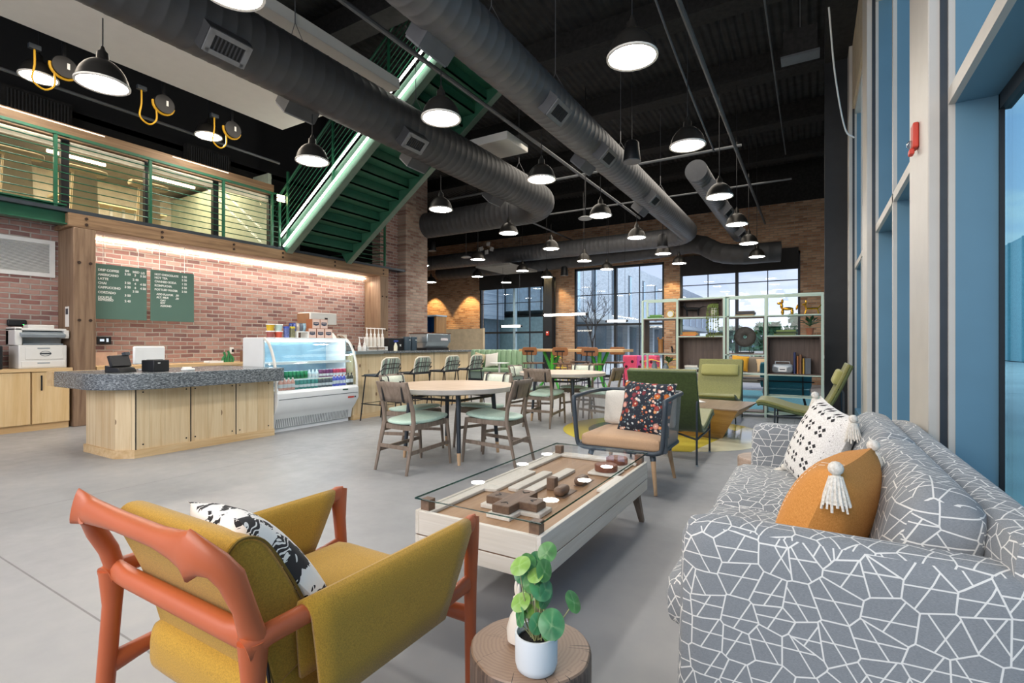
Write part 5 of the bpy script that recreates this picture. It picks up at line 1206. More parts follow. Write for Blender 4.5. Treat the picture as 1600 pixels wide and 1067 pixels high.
t=thing('cup_box','black box with white mark behind the spray bottle','box',(-7.0,7.2,1.131));obj('box_body',G().box(-.12,.12,-.2,.2,0,.24),M_black,t,bevel=.01);obj('white_mark',G().cbox((.1205,.1,.1),(.002,.05,.014),(.8,0,0)).cbox((.1205,.1,.1),(.002,.05,.014),(-.8,0,0)),M_white,t)
M_canb=plain('slate canister','#45535d',.35,.2)
for y,l in ((7.48,'left'),(7.66,'right')):
    t=thing('cup_dispenser','%s tall slate cup dispenser beside the espresso machine'%l,'dispenser',(-6.88,y,1.131));obj('tube',G().lathe([(.075,0),(.08,.01),(.08,.26),(.07,.27)],20),M_canb,t);obj('mark',G().box(.078,.082,-.02,.02,.2,.212),M_white,t)
t=thing('espresso_machine','brushed steel espresso machine at far end of the bar','espresso machine',(-6.9,8.22,1.131))
obj('base',G().box(-.25,.2,-.36,.36,0,.05),M_black,t);obj('lower_body',G().prism([(-.25,.05),(.16,.05),(.22,.16),(-.25,.16)],'y',-.36,.36),M_chrome,t);obj('upper_body',G().box(-.25,.24,-.38,.38,.16,.34),M_chrome,t,bevel=.01)
obj('cup_rail',G().box(-.25,.24,-.4,.4,.34,.355),plain('copper brown','#6b4a3a',.4,.4),t);obj('badge_plate',G().box(.24,.245,.05,.28,.2,.25),plain('pale badge','#dcd3d3',.5),t)
s=obj('wall_sign',G().box(-10.19,-10.17,8.55,8.85,1.28,1.5).box(-10.17,-10.165,8.6,8.8,1.32,1.46),M_paper);tag(s,'small white framed paper on bricks beside the amber lit post','notice')
# stools
M_plaid=None
def plaid_mat():
    n=N('grey green stripe fabric');p=n.sep(n.coord());f=n.math('FRACT',n.math('MULTIPLY',n.math('ADD',p[1],.5),6.0))
    k=n.ramp(f,[(0,'#7b7a72'),(.3,'#a9c0ae'),(.5,'#75776f'),(.65,'#c5cdb9'),(.75,'#7f8078'),(.9,'#9fb5a4')],'CONSTANT');n.bsdf(k,.9);return n.m
def stool_proto():
    t=thing('bar_stool','x','bar stool')
    def shell(u,v):
        w=.2*(1-.35*max(0,(v-.8)/.2)**2);y=(u-.5)*2*w
        bend=.05*(2*u-1)**2
        return (.21+.02+v*.06-bend,y,.74+.02+v*.27)
    o=obj('back_shell',G().grid(shell,14,10),plaid_mat(),t);m=o.modifiers.new('s','SOLIDIFY');m.thickness=.025
    obj('back_piping',G().tube([shell(u,v) for u,v in [(0,k/8) for k in range(9)]+[(k/10,1) for k in range(1,10)]+[(1,1-k/8) for k in range(9)]],.013,6),plain('cream piping','#d9d2c0',.8),t)
    obj('seat_pad',G().cushion(-.2,.22,-.2,.2,.725,.765,6),M_dark,t)
    obj('seat_frame',G().tube([(-.22,-.21,.735),(-.22,.21,.735),(.2,.22,.735),(.26,.17,.76),(.26,-.17,.76),(.2,-.22,.735)],.01,6,True).tube([(.1,-.22,.74),(.25,-.2,.86),(.28,0,.87),(.25,.2,.86),(.1,.22,.74)],.008,6).tube([(.1,-.22,.74),(.26,-.18,.93),(.3,0,.94),(.26,.18,.93),(.1,.22,.74)],.007,6),M_black,t)
    for sx in (-1,1):
        for sy in (-1,1): obj('leg',G().tube([(sx*.17+.02,sy*.2,.735),(sx*.25+.01,sy*.225,0)],.011,8),M_black,t)
    obj('foot_ring',G().tube([(-.22,-.215,.28),(-.22,.215,.28),(.24,.215,.28),(.24,-.215,.28)],.009,6,True),M_black,t)
    return t
sp=stool_proto();ss=[]
for k,y in enumerate((6.02,6.8,7.65,8.45)): put(sp,ss,(-6.10,y,0),0,'wire framed bar stool with striped back, %s from the display case'%ORD[k],'bar stools along the coffee bar')
# ------------------------------------------------------------------ booth with pillows and little table
M_booth=fabric('sage velvet','#9dbb98','#88a884',120,.75,.15);M_boothd=fabric('grey green band','#7f938c','#6f827b',120,.8,.15)
t=thing('booth_sofa','sage green channel tufted booth sofa beyond the coffee bar','sofa',(-8.75,13.7,0))
obj('plinth',G().box(-1.1,1.1,-.25,.35,0,.14),M_dark,t);obj('seat_base',G().box(-1.12,1.12,-.3,.3,.14,.38),M_boothd,t,bevel=.02)
obj('seat_cushion',G().cushion(-1.12,1.12,-.34,.2,.37,.5,8),M_booth,t)
for k in range(11): obj('back_channel',G().cushion(-1.12+k*.2,-.92+k*.2,.1,.28,.48,1.08,4),M_booth,t)
obj('back_shell',G().box(-1.14,1.14,.24,.36,.14,1.08),M_boothd,t,bevel=.03)
obj('side_band',G().cushion(1.09,1.2,.05,.36,.14,1.09,4),M_boothd,t)
for x,r,lab,m in ((-9.35,.2,'cream pillow with tan edge at left on the sage booth',fabric('tan check','#cbbf9f','#a8946c',40)),(-8.85,-.15,'plain white pillow standing on the sage booth',fabric('white pillow','#e6e3da','#d4cfc4',120))):
    pillow_thing('booth_pillow',lab,basis((.1,-.9,.35),(r,.1,.95),(x,13.56,.75)),.46,.46,.16,m)
t=thing('pedestal_table','small round white pedestal table in front of the sage booth','side table',(-8.2,13.0,0))
obj('top',G().lathe([(.0,.67),(.29,.67),(.3,.68),(.3,.69),(.0,.695)],28),M_white,t);obj('column',G().cyl((0,0,.02),(0,0,.67),.03,n=12),M_white,t);obj('foot',G().lathe([(.2,0),(.2,.012),(.03,.03)],24),M_white,t)
s=obj('room_divider',G().box(-12.1,-10.15,15.0,15.06,0,1.82).box(-12.12,-12.08,14.98,15.08,0,1.84).box(-10.17,-10.13,14.98,15.08,0,1.84),plain('tan felt','#c3b092',.9));tag(s,'tan upright room divider screen behind the sage booth','divider')
t=thing('blue_cabinet','tall open blue painted cabinet just past the brick pier','cabinet',(-10.35,12.5,0))
M_blu=plain('cobalt paint','#1f5c9c',.5);obj('left_panel',G().box(-.35,-.31,-.25,.25,0,2.15),M_blu,t);obj('back_board',G().box(-.35,.25,.21,.25,0,2.15),M_blu,t);obj('right_panel',G().box(.22,.3,-.25,.25,0,2.15),wood('cabinet wood','#9a7448','#7d5b36','#b58f61'),t);obj('top_panel',G().box(-.37,.32,-.27,.27,2.13,2.17),plain('pale blue edge','#9fb4c8',.5),t);obj('mid_shelf',G().box(-.31,.22,-.2,.21,1.2,1.23),M_blu,t)
for k,(x,l) in enumerate(((-.2,'left'),(.02,'right'))):
    s=obj('brown_growler',G().lathe([(.08,0),(.085,.02),(.085,.3),(.05,.38),(.04,.42)],14,c=(-10.35+x,12.45,1.231)),plain('amber brown','#5b3626',.4));tag(s,'%s of two dark brown jugs in the blue cabinet'%l,'jug')
# ------------------------------------------------------------------ high communal table, tree legs, stools
t=thing('communal_table','long high wooden table standing on bright green branching legs','table',(-5.6,12.8,0))
obj('tabletop',G().box(-1.55,1.5,-.42,.42,1.05,1.12),wood('oak slab','#d3ae7c','#bd9462','#e0c194',ax=0,scale=.8),t,bevel=.006)
M_gr=plain('vivid green','#3fae3a',.4)
for x in (-.7,.7):
    for k,(pts,r) in enumerate([([(x,0,0.45),(x,0,1.05)],.06),([(x,0,.45),(x-.24,-.05,1.05)],.05),([(x,0,.5),(x+.22,.05,1.05)],.05),([(x,0,.55),(x+.1,-.2,1.05)],.045),([(x,0,.5),(x-.32,-.28,0)],.04),([(x,0,.5),(x+.34,-.26,0)],.04),([(x,0,.5),(x+.05,.3,0)],.04)]):
        obj('branch_leg',G().tube(pts,[r,r*.85],8),M_gr if k%3 else plain('vivid green light','#62cf46',.4),t)
M_cog=plain('cognac ply','#8c5a34',.45);M_sand=plain('sand back','#a68f6c',.6)
def hstool():
    t=thing('counter_chair','x','bar stool')
    def sh(u,v):
        a=(u-.5)*1.6;return (.24*math.sin(a),-.21-.03*(1-math.cos(a))*-4*.3+.0,0.95+v*.21)
    out=[(-.2,.0),(-.225,.05),(-.225,.16),(-.19,.215),(.19,.215),(.225,.16),(.225,.05),(.2,.0)]
    obj('backrest',G().prism([(x,z+.96) for x,z in out],'y',-.24,-.215),M_cog,t,bevel=.008)
    obj('back_bracket',G().box(-.14,.14,-.255,-.24,1.05,1.09),M_black,t)
    for x in (-.07,.07): obj('back_post',G().tube([(x,-.248,1.07),(x,-.248,.8),(x,-.1,.74)],.011,6),M_black,t)
    obj('seat',G().cushion(-.23,.23,-.22,.22,.72,.765,5),plain('walnut seat','#6b4f3a',.5),t)
    for sx in (-1,1):
        for sy in (-1,1): obj('leg',G().cyl((sx*.18,sy*.18,.73),(sx*.23,sy*.23,0),.012,n=6),plain('indigo steel','#3a3550',.4,.2),t)
    obj('foot_ring',G().tube([(-.215,-.215,.27),(.215,-.215,.27),(.215,.215,.27),(-.215,.215,.27)],.009,6,True),plain('indigo steel','#3a3550',.4,.2),t)
    return t
hp=hstool();hs=[]
for x,y,rz,l in ((-6.5,12.05,0,'first on the camera side'),(-5.6,12.05,0,'second on the camera side'),(-4.78,12.05,0,'third on the camera side'),(-5.75,13.5,PI,'first on the window side'),(-4.72,13.5,PI,'second on the window side')):
    put(hp,hs,(x,y,0),rz,'high stool with curved wooden back at the green legged table, %s'%l,'high stools at the green legged table')
M_pk=plain('hot pink','#d94a6d',.6);M_holes=plain('pink hole','#4a1826',.9)
t=thing('climbing_block','pink upright block peppered with dark holes right of the high table','play block',(-4.4,14.8,0))
for k,(x0,x1,m) in enumerate(((-.45,-.03,M_pk),(-.03,.2,plain('magenta','#b8468c',.6)),(.2,.55,M_pk))):
    p=obj('block_panel',G().box(x0,x1,-.2-.0*k,.2,0,.92),m,t,bevel=.02)
    for j in range(5): 
        hx_=x0+.08+((j*37+k*19)%10)/10*(x1-x0-.16);hz=.14+j*.15
        obj('hole',G().lathe([(0,0),(.045,0)],10,capb=False,capt=False).xf(RT((hx_,-.203,hz),(PI/2,0,0))),M_holes,p)
for i,(x,y,l) in enumerate(((-7.4,15.6,'left of the green legged table'),(-3.25,14.6,'behind the left end of the bookshelf'),(-3.75,14.0,'between the pink block and bookshelf'))):
    t=thing('wire_chair','yellow metal chair %s'%l,'chair',(x,y,0));M_yl=plain('yellow wire','#d9b93a',.4)
    obj('seat',G().cushion(-.22,.22,-.22,.22,.44,.47,4),M_yl,t);obj('back',G().tube([(-.2,-.2,.45),(-.22,-.26,.78),(0,-.28,.84),(.22,-.26,.78),(.2,-.2,.45)],.014,6).tube([(-.21,-.24,.62),(.21,-.24,.62)],.01,6),M_yl,t)
    for sx in (-1,1):
        for sy in (-1,1): obj('leg',G().cyl((sx*.18,sy*.18,.44),(sx*.23,sy*.23,0),.014,n=6),M_yl,t)
s=obj('black_column',G().box(-8.98,-8.72,17.6,17.9,0,3.9).box(-9.02,-8.68,17.58,17.6,0,3.9).box(-9.02,-8.68,17.9,17.92,0,3.9),M_frame);tag(s,'black steel column in front of the brick between two far windows','column')
t=thing('alarm_box','small red alarm box on the black steel column','alarm',(-8.85,17.56,1.6));obj('mount_body',G().box(-.06,.06,-.04,.018,0,.16),plain('alarm red','#c8402f',.5),t,bevel=.006);obj('lens',G().box(-.03,.03,-.045,-.04,.09,.14),M_white,t)
# ------------------------------------------------------------------ bookshelf
M_mintf=plain('mint metal','#b6c9ba',.45,.1,var=.03)
t=thing('open_bookshelf','tall open bookshelf of mint metal bars and dark walnut boxes','bookshelf',(0,9.6,0))
XS=[-2.8,-2.15,-1.34,-.68,.15];dp=.36
Z0,Z1,Z2,Z3,Z4,Z5,Z6=.07,.37,.735,1.07,1.40,1.745,2.085
for i,x in enumerate(XS):
    for y in (0,dp-.03): obj('upright',G().box(x-.018,x+.018,y,y+.03,0,Z6+.012*(i>1)),M_mintf,t)
    if i in(2,): obj('upright',G().box(x+.045,x+.08,0,.03,0,Z6),M_mintf,t);obj('mint_side',G().box(x+.02,x+.045,.0,dp,Z5,Z6),plain('mint panel','#6d9a90',.5),t)
def shelf_(c,z): obj('metal_shelf',G().box(XS[c]+.018,XS[c+1]-.018,0,dp,z-.014,z+.004),M_mintf,t)
def bar_(c,z):
    for y in (0,dp-.03): obj('cross_bar',G().box(XS[c]+.018,XS[c+1]-.018,y,y+.03,z-.015,z+.015),M_mintf,t)
def wbox(c,z0,z1,back):
    a,b=XS[c]+.02,XS[c+1]-.02;e=.016
    w=obj('walnut_box',G().box(a,b,.005,dp-.005,z0+.005,z0+.005+e).box(a,b,.005,dp-.005,z1-.015-e,z1-.015).box(a,a+e,.005,dp-.005,z0+.02,z1-.03).box(b-e,b,.005,dp-.005,z0+.02,z1-.03),M_walnut,t)
    if back:obj('back_panel',G().box(a+e,b-e,dp-.025,dp-.01,z0+.02,z1-.03),M_walnut,w)
for c in range(4):
    bar_(c,Z6);shelf_(c,Z5);shelf_(c,Z0)
for c,z in ((0,Z3),(1,Z4),(1,Z2),(2,Z3),(2,Z2),(3,Z4),(3,Z2),(3,Z1),(0,Z2-.05)): shelf_(c,z)
wbox(0,Z3,Z5,False);wbox(1,Z5,Z6,True);wbox(1,Z2,Z4,True);wbox(2,Z3,Z5,False);wbox(3,Z2,Z4,True);wbox(2,Z0,Z2-.06,False)
s0=thing
def book(lab,x,y,z,w,d,h,col,rz=0,group=None,stand=False):
    t=thing('book',lab,'book',(x,y,z),rz,group);c=plain('book '+col,col,.6)
    if stand:
        obj('cover',G().box(-w/2,-w/2+.004,-d/2,d/2,0,h).box(w/2-.004,w/2,-d/2,d/2,0,h).box(-w/2,w/2,-d/2,-d/2+.004,0,h),c,t);obj('pages',G().box(-w/2+.004,w/2-.004,-d/2+.004,d/2-.006,.003,h-.003),M_paper,t)
    else:
        obj('cover',G().box(-w/2,w/2,-d/2,d/2,0,.003).box(-w/2,w/2,-d/2,d/2,h-.003,h).box(-w/2,w/2,-d/2,-d/2+.003,0,h),c,t);obj('pages',G().box(-w/2+.004,w/2-.004,-d/2+.003,d/2-.005,.003,h-.003),M_paper,t)
def stack(x,z,cols,nm,w=.24,h=.032):
    for k,c in enumerate(cols): book('%s book, %s from bottom of flat pile %s'%(c[1],ORD[k],nm),x+.01*((k*3)%4-1.5),9.75,z+.0045+k*(h+.0005),w-.015*k,.2,h,c[0],.04*((k*5)%3-1),'flat pile %s'%nm)
stack(-2.58,Z5,[('#4f7d3e','green'),('#6a9a4a','light green')],'left of the yellow clock')
stack(-1.95,Z4,[('#c9703a','orange'),('#d99a4a','amber'),('#c4843c','ochre')],'below the black dog',.28,.026)
stack(-1.38-.12,Z4,[('#54602c','olive'),('#2f3326','black olive')],'under the trailing plant jar',.28,.03)
stack(-1.0,Z5,[('#8f7a5a','tan'),('#3a3a40','charcoal'),('#58524c','grey brown')],'above the round disc sculpture',.3,.028)
stack(-.38,Z4,[('#5a6b3a','moss'),('#3c4a2e','dark green'),('#7d9150','pale green')],'beside the white bench',.32,.03)
stack(-1.92,Z2+.018,[('#d8d4c8','cream'),('#bdc9c6','pale grey'),('#e6e2da','white')],'in the large walnut box',.26,.035)
for i,(x,w,d,h,c,l) in enumerate(((-.25,.035,.2,.36,'#2b3560','navy'),(-.205,.03,.2,.3,'#a0622f','brown and orange'),(-.165,.04,.2,.32,'#7a5236','chestnut'),(-.12,.03,.2,.26,'#c39a3c','mustard'),(-.055,.09,.2,.26,'#5b6066','slate'))): book('%s upright book, %s from left beside the radio'%(l,ORD[i]),x,9.77,Z2+.022,w,d,h,c,0,'upright books beside the radio',True)
M_gold=plain('polished gold','#c8922f',.18,1.0,var=.05)
def zz(z):return z+.0045
t=thing('desk_clock','round yellow desk clock on the top left shelf','clock',(-2.3,9.72,zz(Z5)));obj('case',G().cyl((0,-.02,.075),(0,.05,.075),.07,n=20),plain('clock yellow','#d0a93a',.4),t);obj('dial',G().cyl((0,-.023,.075),(0,-.02,.075),.055,n=20),M_paper,t);obj('foot',G().box(-.05,.05,-.01,.04,0,.012),plain('clock yellow','#d0a93a',.4),t)
def dog(lab,loc,s,mat,balloon,rz=0):
    t=thing('dog_figurine',lab,'figurine',loc,rz)
    g=G()
    if balloon:
        for x in (-.1,.1):
            for y in (-.035,.035): obj('leg',G().ball((x*s,y*s,.075*s),(.034*s,.032*s,.075*s),10),mat,t)
        obj('torso',G().ball((0,0,.15*s),(.13*s,.04*s,.042*s),12),mat,t);obj('neck',G().ball((-.12*s,0,.22*s),(.035*s,.035*s,.07*s),10),mat,t)
        obj('muzzle',G().ball((-.165*s,0,.285*s),(.058*s,.034*s,.034*s),10),mat,t)
        for y in (-.03,.03): obj('ear',G().ball((-.105*s,y*s,.33*s),(.028*s,.024*s,.05*s),10),mat,t)
        obj('tail',G().ball((.15*s,0,.22*s),(.024*s,.024*s,.07*s),10).xf(RT((0,0,0),(0,.25,0))),mat,t)
    else:
        body=G().tube([(-.14*s,0,.15*s),(-.05*s,0,.155*s),(.08*s,0,.15*s),(.13*s,0,.15*s)],[.03*s,.04*s,.036*s,.028*s],8)
        obj('body',body.tube([(-.13*s,0,.16*s),(-.17*s,0,.22*s),(-.23*s,0,.21*s)],[.025*s,.028*s,.014*s],8).tube([(.12*s,0,.16*s),(.2*s,0,.2*s),(.27*s,0,.19*s)],[.012*s,.01*s,.005*s],6),mat,t)
        for x in (-.12,.1):
            for y in (-.03,.03): obj('leg',G().cyl((x*s,y*s,.15*s),((x+.01)*s,y*s,0),.014*s,.01*s,6),mat,t)
        for y in (-.02,.02): obj('ear',G().cyl((-.16*s,y*s,.23*s),(-.15*s,y*s*1.3,.28*s),.012*s,.002,6),mat,t)
    return t
dog('black long tailed dog figurine in the top walnut box',(-1.9,9.75,Z5+.022),.9,M_black,False)
dog('large shiny gold dog figurine made of swollen tubes on the top right shelf',(-.36,9.78,zz(Z5)),.72,M_gold,True)
def thin_dog(): pass
t=thing('dog_figurine','small thin gold dog figurine right of the large gold one','figurine',(-.0,9.8,zz(Z5)));
obj('body',G().tube([(-.08,0,.1),(.09,0,.1)],.016,8).tube([(-.08,0,.1),(-.1,0,.17)],.016,8).tube([(-.14,0,.165),(-.08,0,.19)],.016,8).tube([(.09,0,.1),(.13,0,.16)],.01,6),M_gold,t)
for x in (-.075,.075):
    for y in (-.02,.02): obj('leg',G().tube([(x,y,.1),(x*1.35,y,0.003)],.011,6),M_gold,t)
for y in (-.015,.015): obj('ear',G().ball((-.085,y,.215),(.012,.01,.03),8),M_gold,t)
def foliage(par,n,r,h,mat,seed,droop=.3,size=.05):
    rnd=random.Random(seed);g=G()
    for k in range(n):
        a=rnd.uniform(0,2*PI);e=rnd.uniform(.2,1.3);L=rnd.uniform(.6,1)*r
        b=Vector((0,0,h*.2));d=Vector((math.cos(a)*math.cos(e),math.sin(a)*math.cos(e),math.sin(e)));c=b+d*L+Vector((0,0,h*.1));w=size*rnd.uniform(.7,1.1)
        sd=d.cross(Vector((0,0,1))).normalized()*w*.45;tip=c+d*w*.7-Vector((0,0,droop*w));bk=c-d*w*.7
        g.add([bk,c+sd,tip,c-sd],[(0,1,2,3)]);g.tube([(0,0,0),b,bk],.003,4)
    return obj('foliage',g,mat,par)
t=thing('potted_plant','small leafy plant in terracotta pot at right end of the bookshelf','plant',(-.03,9.78,zz(Z4)));obj('pot',G().lathe([(.045,0),(.06,.1),(.065,.1),(.065,.12),(.055,.12)],16),plain('terracotta','#9a5f45',.8),t);f=foliage(t,26,.15,.2,plain('deep green','#2f5a38',.5,var=.4,scale=30),4,.3,.09);f.location=(0,0,.11)
t=thing('hanging_plant_jar','trailing green plant in pale jar inside the top walnut box','plant',(-1.52,9.7,Z5+.022));obj('jar',G().lathe([(.05,0),(.06,.02),(.06,.12),(.05,.14)],16),plain('pale jar','#cfd0bd',.3),t)
g=G();rr=random.Random(5)
for k in range(14):
    a=2*PI*k/14;L=rr.uniform(.15,.5);o=(.09*math.cos(a),-.10-.06*abs(math.sin(a)))
    pts=bez([(0,0,.14),(o[0]*.7,o[1]*.5,.2),(o[0],o[1]-.06,.1),(o[0]*1.15,o[1]-.08,.1-L)],12);g.tube(pts,.003,4)
    for p in pts[3:]:
        g.add([(p[0]-.016,p[1]-.005,p[2]),(p[0],p[1]-.012,p[2]+.016),(p[0]+.016,p[1]-.005,p[2]),(p[0],p[1]-.004,p[2]-.018)],[(0,1,2,3)])
f=foliage(t,26,.1,.1,plain('vine olive','#6f7f3c',.6,var=.35,scale=40),12,.5,.05);f.location=(0,0,.13)
obj('trailing_vines',g,plain('vine olive','#6f7f3c',.6,var=.35,scale=40),t)
t=thing('disc_sculpture','dark ring shaped disc sculpture on a small black stand','sculpture',(-1.02,9.78,Z3+.022));obj('disc',G().tube([(.105*math.cos(a),0,.29+.105*math.sin(a)) for a in [2*PI*k/36 for k in range(36)]],[(.075,.02)]*36,10,True),plain('burnt wood','#45403a',.6,var=.3,scale=20),t,ang=1.2)
obj('stand_base',G().box(-.13,.13,-.06,.06,0,.025),M_black,t)
for x in (-.07,.07): obj('stand_rod',G().cyl((x,0,.02),(x,0,.18),.005,n=6),M_black,t)
t=thing('wooden_vase','brown wooden vase with notched rim in the left walnut box','vase',(-2.5,9.78,Z3+.022));obj('body',G().lathe([(.05,0),(.045,.1),(.05,.22),(.06,.26)],10,capt=False),wood('caramel wood','#a8733f','#8a5a2c','#bd8a55'),t);obj('rim_notch',G().box(-.06,-.03,-.02,.02,.255,.3).box(.03,.06,-.02,.02,.255,.3),wood('caramel wood','#a8733f','#8a5a2c','#bd8a55'),t)
t=thing('cat_figurine','tiny black cat figurine in the left walnut box','figurine',(-2.27,9.74,Z3+.022));obj('body',G().ball((0,0,.05),(.022,.02,.05),8).ball((-.01,-.01,.105),(.02,.018,.02),8),M_black,t);obj('tail',G().tube([(.02,0,.01),(.045,0,.03),(.045,0,.07)],.005,5),M_black,t)
t=thing('boombox','silver portable radio with carry handle in the large right walnut box','radio',(-.43,9.74,Z2+.022));obj('body',G().cushion(-.16,.16,-.06,.06,0,.16,6),plain('radio silver','#a9b0b5',.35,.4),t)
for x in (-.11,.11): obj('speaker_cone',G().cyl((x,-.062,.07),(x,-.055,.07),.042,n=16),plain('speaker mesh grey','#70767a',.6),t)
obj('cassette_deck',G().box(-.06,.06,-.066,-.055,.03,.11),M_white,t);obj('deck_window',G().box(-.04,.04,-.068,-.066,.06,.075),M_black,t);obj('handle',G().tube([(-.11,0,.15),(-.11,0,.2),(.11,0,.2),(.11,0,.15)],.008,6),M_chrome,t)
for x,h,l in ((-2.62,.24,'taller'),(-2.40,.2,'shorter')):
    t=thing('slate_vase','%s slate grey vase on the lower left shelf'%l,'vase',(x,9.78,zz(Z2-.05)));obj('body',G().lathe([(.05,0),(.055,.02),(.05,h*.7),(.03,h*.85),(.045,h)],16,capt=False),plain('slate glaze','#77828c',.4),t)
    if l=='shorter': f=foliage(t,18,.11,.12,plain('olive green','#55703a',.5,var=.4,scale=30),8,.2,.1);f.location=(.05,0,.18)
# white bench/sofa and things behind the shelf
s=obj('teal_rug',G().box(-2.6,.15,10.1,15.0,.0,.012),fabric('teal carpet','#3f8ea6','#2b6f88',25,.95,.6));tag(s,'teal woven rug behind the open bookshelf','rug')
t=thing('teal_chair','teal lounge chair on black frame seen through the bookshelf','chair',(-.42,10.95,.018));M_tl=fabric('teal wool','#2a6f80','#215b6a',120)
obj('seat',G().cushion(-.4,.4,-.3,.4,.26,.42,6),M_tl,t);obj('backrest',G().cushion(-.42,.42,-.07,.07,0,.5,6).xf(RT((0,-.34,.42),(.25,0,0))),M_tl,t)
obj('back_frame',G().tube([(-.28,-.37,.28),(-.28,-.50,.78),(-.24,-.52,.82),(.24,-.52,.82),(.28,-.5,.78),(.28,-.37,.28)],.013,6).tube([(-.46,-.46,.55),(.46,-.46,.55)],.012,6),M_black,t)
for sx in (-1,1):
    for sy in (-1,1): obj('leg',G().cyl((sx*.28,sy*.25,.27),(sx*.33,sy*.33,0),.014,n=6),M_black,t)
t=thing('tufted_sofa','grey brown button tufted sofa far behind the bookshelf','sofa',(-1.9,15.6,0));M_tf=fabric('grey brown tweed','#8f8578','#7a7064',140)
obj('seat',G().cushion(-1.3,1.3,-.4,.3,.2,.46,6),M_tf,t);obj('backrest',G().cushion(-1.3,1.3,.2,.42,.3,.9,6),M_tf,t)
for k in range(9): obj('button',G().ball((-1.12+k*.28,.195,.7),.02,6),plain('button dark','#4d463f',.8),t)
for sx in (-1.2,1.2):
    for sy in (-.3,.3): obj('leg',G().cyl((sx,sy,.22),(sx,sy,0),.02,n=8),M_black,t)
pillow_thing('accent_pillow','mustard yellow pillow on the grey brown tufted sofa',basis((.1,-.9,.3),(.1,.1,.95),(-1.75,15.55,.72)),.45,.45,.15,fabric('mustard pillow','#d9a22a','#b98420'))
pillow_thing('accent_pillow','pale tan pillow beside the mustard one on the tufted sofa',basis((.0,-.9,.3),(-.1,.1,.95),(-1.1,15.55,.68)),.45,.38,.15,fabric('tan pillow','#cdb08a','#b59872'))
t=thing('side_table','slim wooden topped coffee table with black legs behind the bookshelf','coffee table',(-1.6,13.0,.0125))
obj('top',G().box(-.75,.75,-.35,.35,.5,.53),wood('pale tabletop','#c9aF92','#b3977a','#d8c2a8',ax=0),t)
for sx in (-.7,.7):
    for sy in (-.3,.3): obj('leg',G().cyl((sx,sy,.5),(sx,sy,0),.014,n=6),M_black,t)
t=thing('serving_tray','brown tray on the slim coffee table','tray',(-1.3,12.9,.545));obj('tray',G().lathe([(.14,0),(.16,.02),(.15,.02),(.13,.008)],18),plain('brown tray','#6a4a36',.5),t);obj('bowl',G().lathe([(.03,.008),(.06,.05),(.05,.05)],14),plain('brown tray','#6a4a36',.5),t)
t=thing('white_bench','low white slab bench seen behind the right shelf','bench',(-.35,16.5,0));obj('slab',G().prism([(-.75,.98),(.5,.98),(.95,.86),(-.75,.86)],'y',-.35,.35),plain('warm white slab','#e9ded0',.6),t)
for x in (-.6,.7): obj('leg',G().box(x-.04,x+.04,-.3,.3,0,.86),M_white,t)
t=thing('fire_strobe','red fire alarm strobe with clear lens on the pale window column','alarm',(.55,3.86,2.48))
obj('mount_plate',G().box(-.03,-.001,-.045,.045,-.05,.1),plain('alarm red','#c8402f',.5),t,bevel=.008);obj('lens',G().ball((-.035,-.0,-.02),(.022,.03,.025),8),glassm('strobe lens','#e8e8e8',2),t);obj('horn',G().box(-.045,-.02,-.03,.03,-.085,-.05),plain('alarm red','#c8402f',.5),t,bevel=.006)
t=thing('wall_socket','small white outlet box on the brick beside the black column','socket',(-9.15,18.2,1.05));obj('plate',G().box(-.07,.07,-.03,-.001,0,.15),M_white,t,bevel=.004);obj('slot',G().box(-.03,.03,-.032,-.03,.04,.1),M_dark,t)

# ------------------------------------------------------------------ outside
t=thing('office_building','long grey office building with tall dark windows and balcony slab outside','building',(0,0,0))
M_gb=brick('grey brick','#b4bbbf','#a6adb2','#c0c6c9','#c6cbcd','x',bs=1.4)
obj('facade',G().box(-26,-12,27.1,72,3.1,7.3),M_gb,t);obj('ground_floor',G().box(-26,-13.6,27.1,72,-.05,2.75),plain('dark glass floor','#64757e',.25),t)
obj('balcony_slab',G().box(-26,-11.0,27.1,72,2.75,3.1),plain('pale concrete','#b5bab9',.8),t)
for k in range(11):
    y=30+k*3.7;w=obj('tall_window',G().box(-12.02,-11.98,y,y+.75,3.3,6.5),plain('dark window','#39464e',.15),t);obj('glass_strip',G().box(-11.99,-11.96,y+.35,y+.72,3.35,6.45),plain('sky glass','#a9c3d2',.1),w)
for k in range(12): obj('facade_pillar',G().box(-13.0,-12.6,28+k*3.7,28.5+k*3.7,-.2,2.9),M_gb,t)
t=thing('glass_wing','pale blue glazed wing of the office building outside','building',(0,0,0))
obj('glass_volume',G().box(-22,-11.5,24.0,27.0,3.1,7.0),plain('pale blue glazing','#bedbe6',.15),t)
for k in range(8): obj('glazing_bar',G().box(-17+k*.75,-16.96+k*.75,23.95,24.0,3.1,7.0),M_dark,t)
obj('lower_glazing',G().box(-22,-11.8,24.2,27.0,-.2,2.75),plain('green glazing','#9cbcbc',.15),t)
t=thing('brick_annex','dark perforated brick annex outside the left far window','building',(0,0,0))
obj('upper_wall',G().box(-30,-14.5,21.5,23.5,2.6,8),brick('blue brick','#8fa3b0','#778b98','#a6b7c2','#b0bcc4','y'),t);obj('lower_wall',G().box(-30,-14.8,22,23.5,-.2,2.6),plain('dark glass floor','#64757e',.25),t)
obj('brick_column',G().box(-17.3,-15.3,20.2,21.2,-.2,8),brick('white brick','#cfc8c4','#b8b0ac','#e0dbd7','#e6e2de','y'),t);obj('yellow_panel',G().box(-14.7,-14.45,21.4,21.48,4,6),plain('ochre panel','#b59b34',.6),t)
t=thing('glazed_facade','pale teal glazed building facade outside the tall right windows','building',(13,6,0))
obj('facade_wall',G().box(0,2,-14,52,0,9),plain('pale teal cladding','#b5d6d8',.6),t)
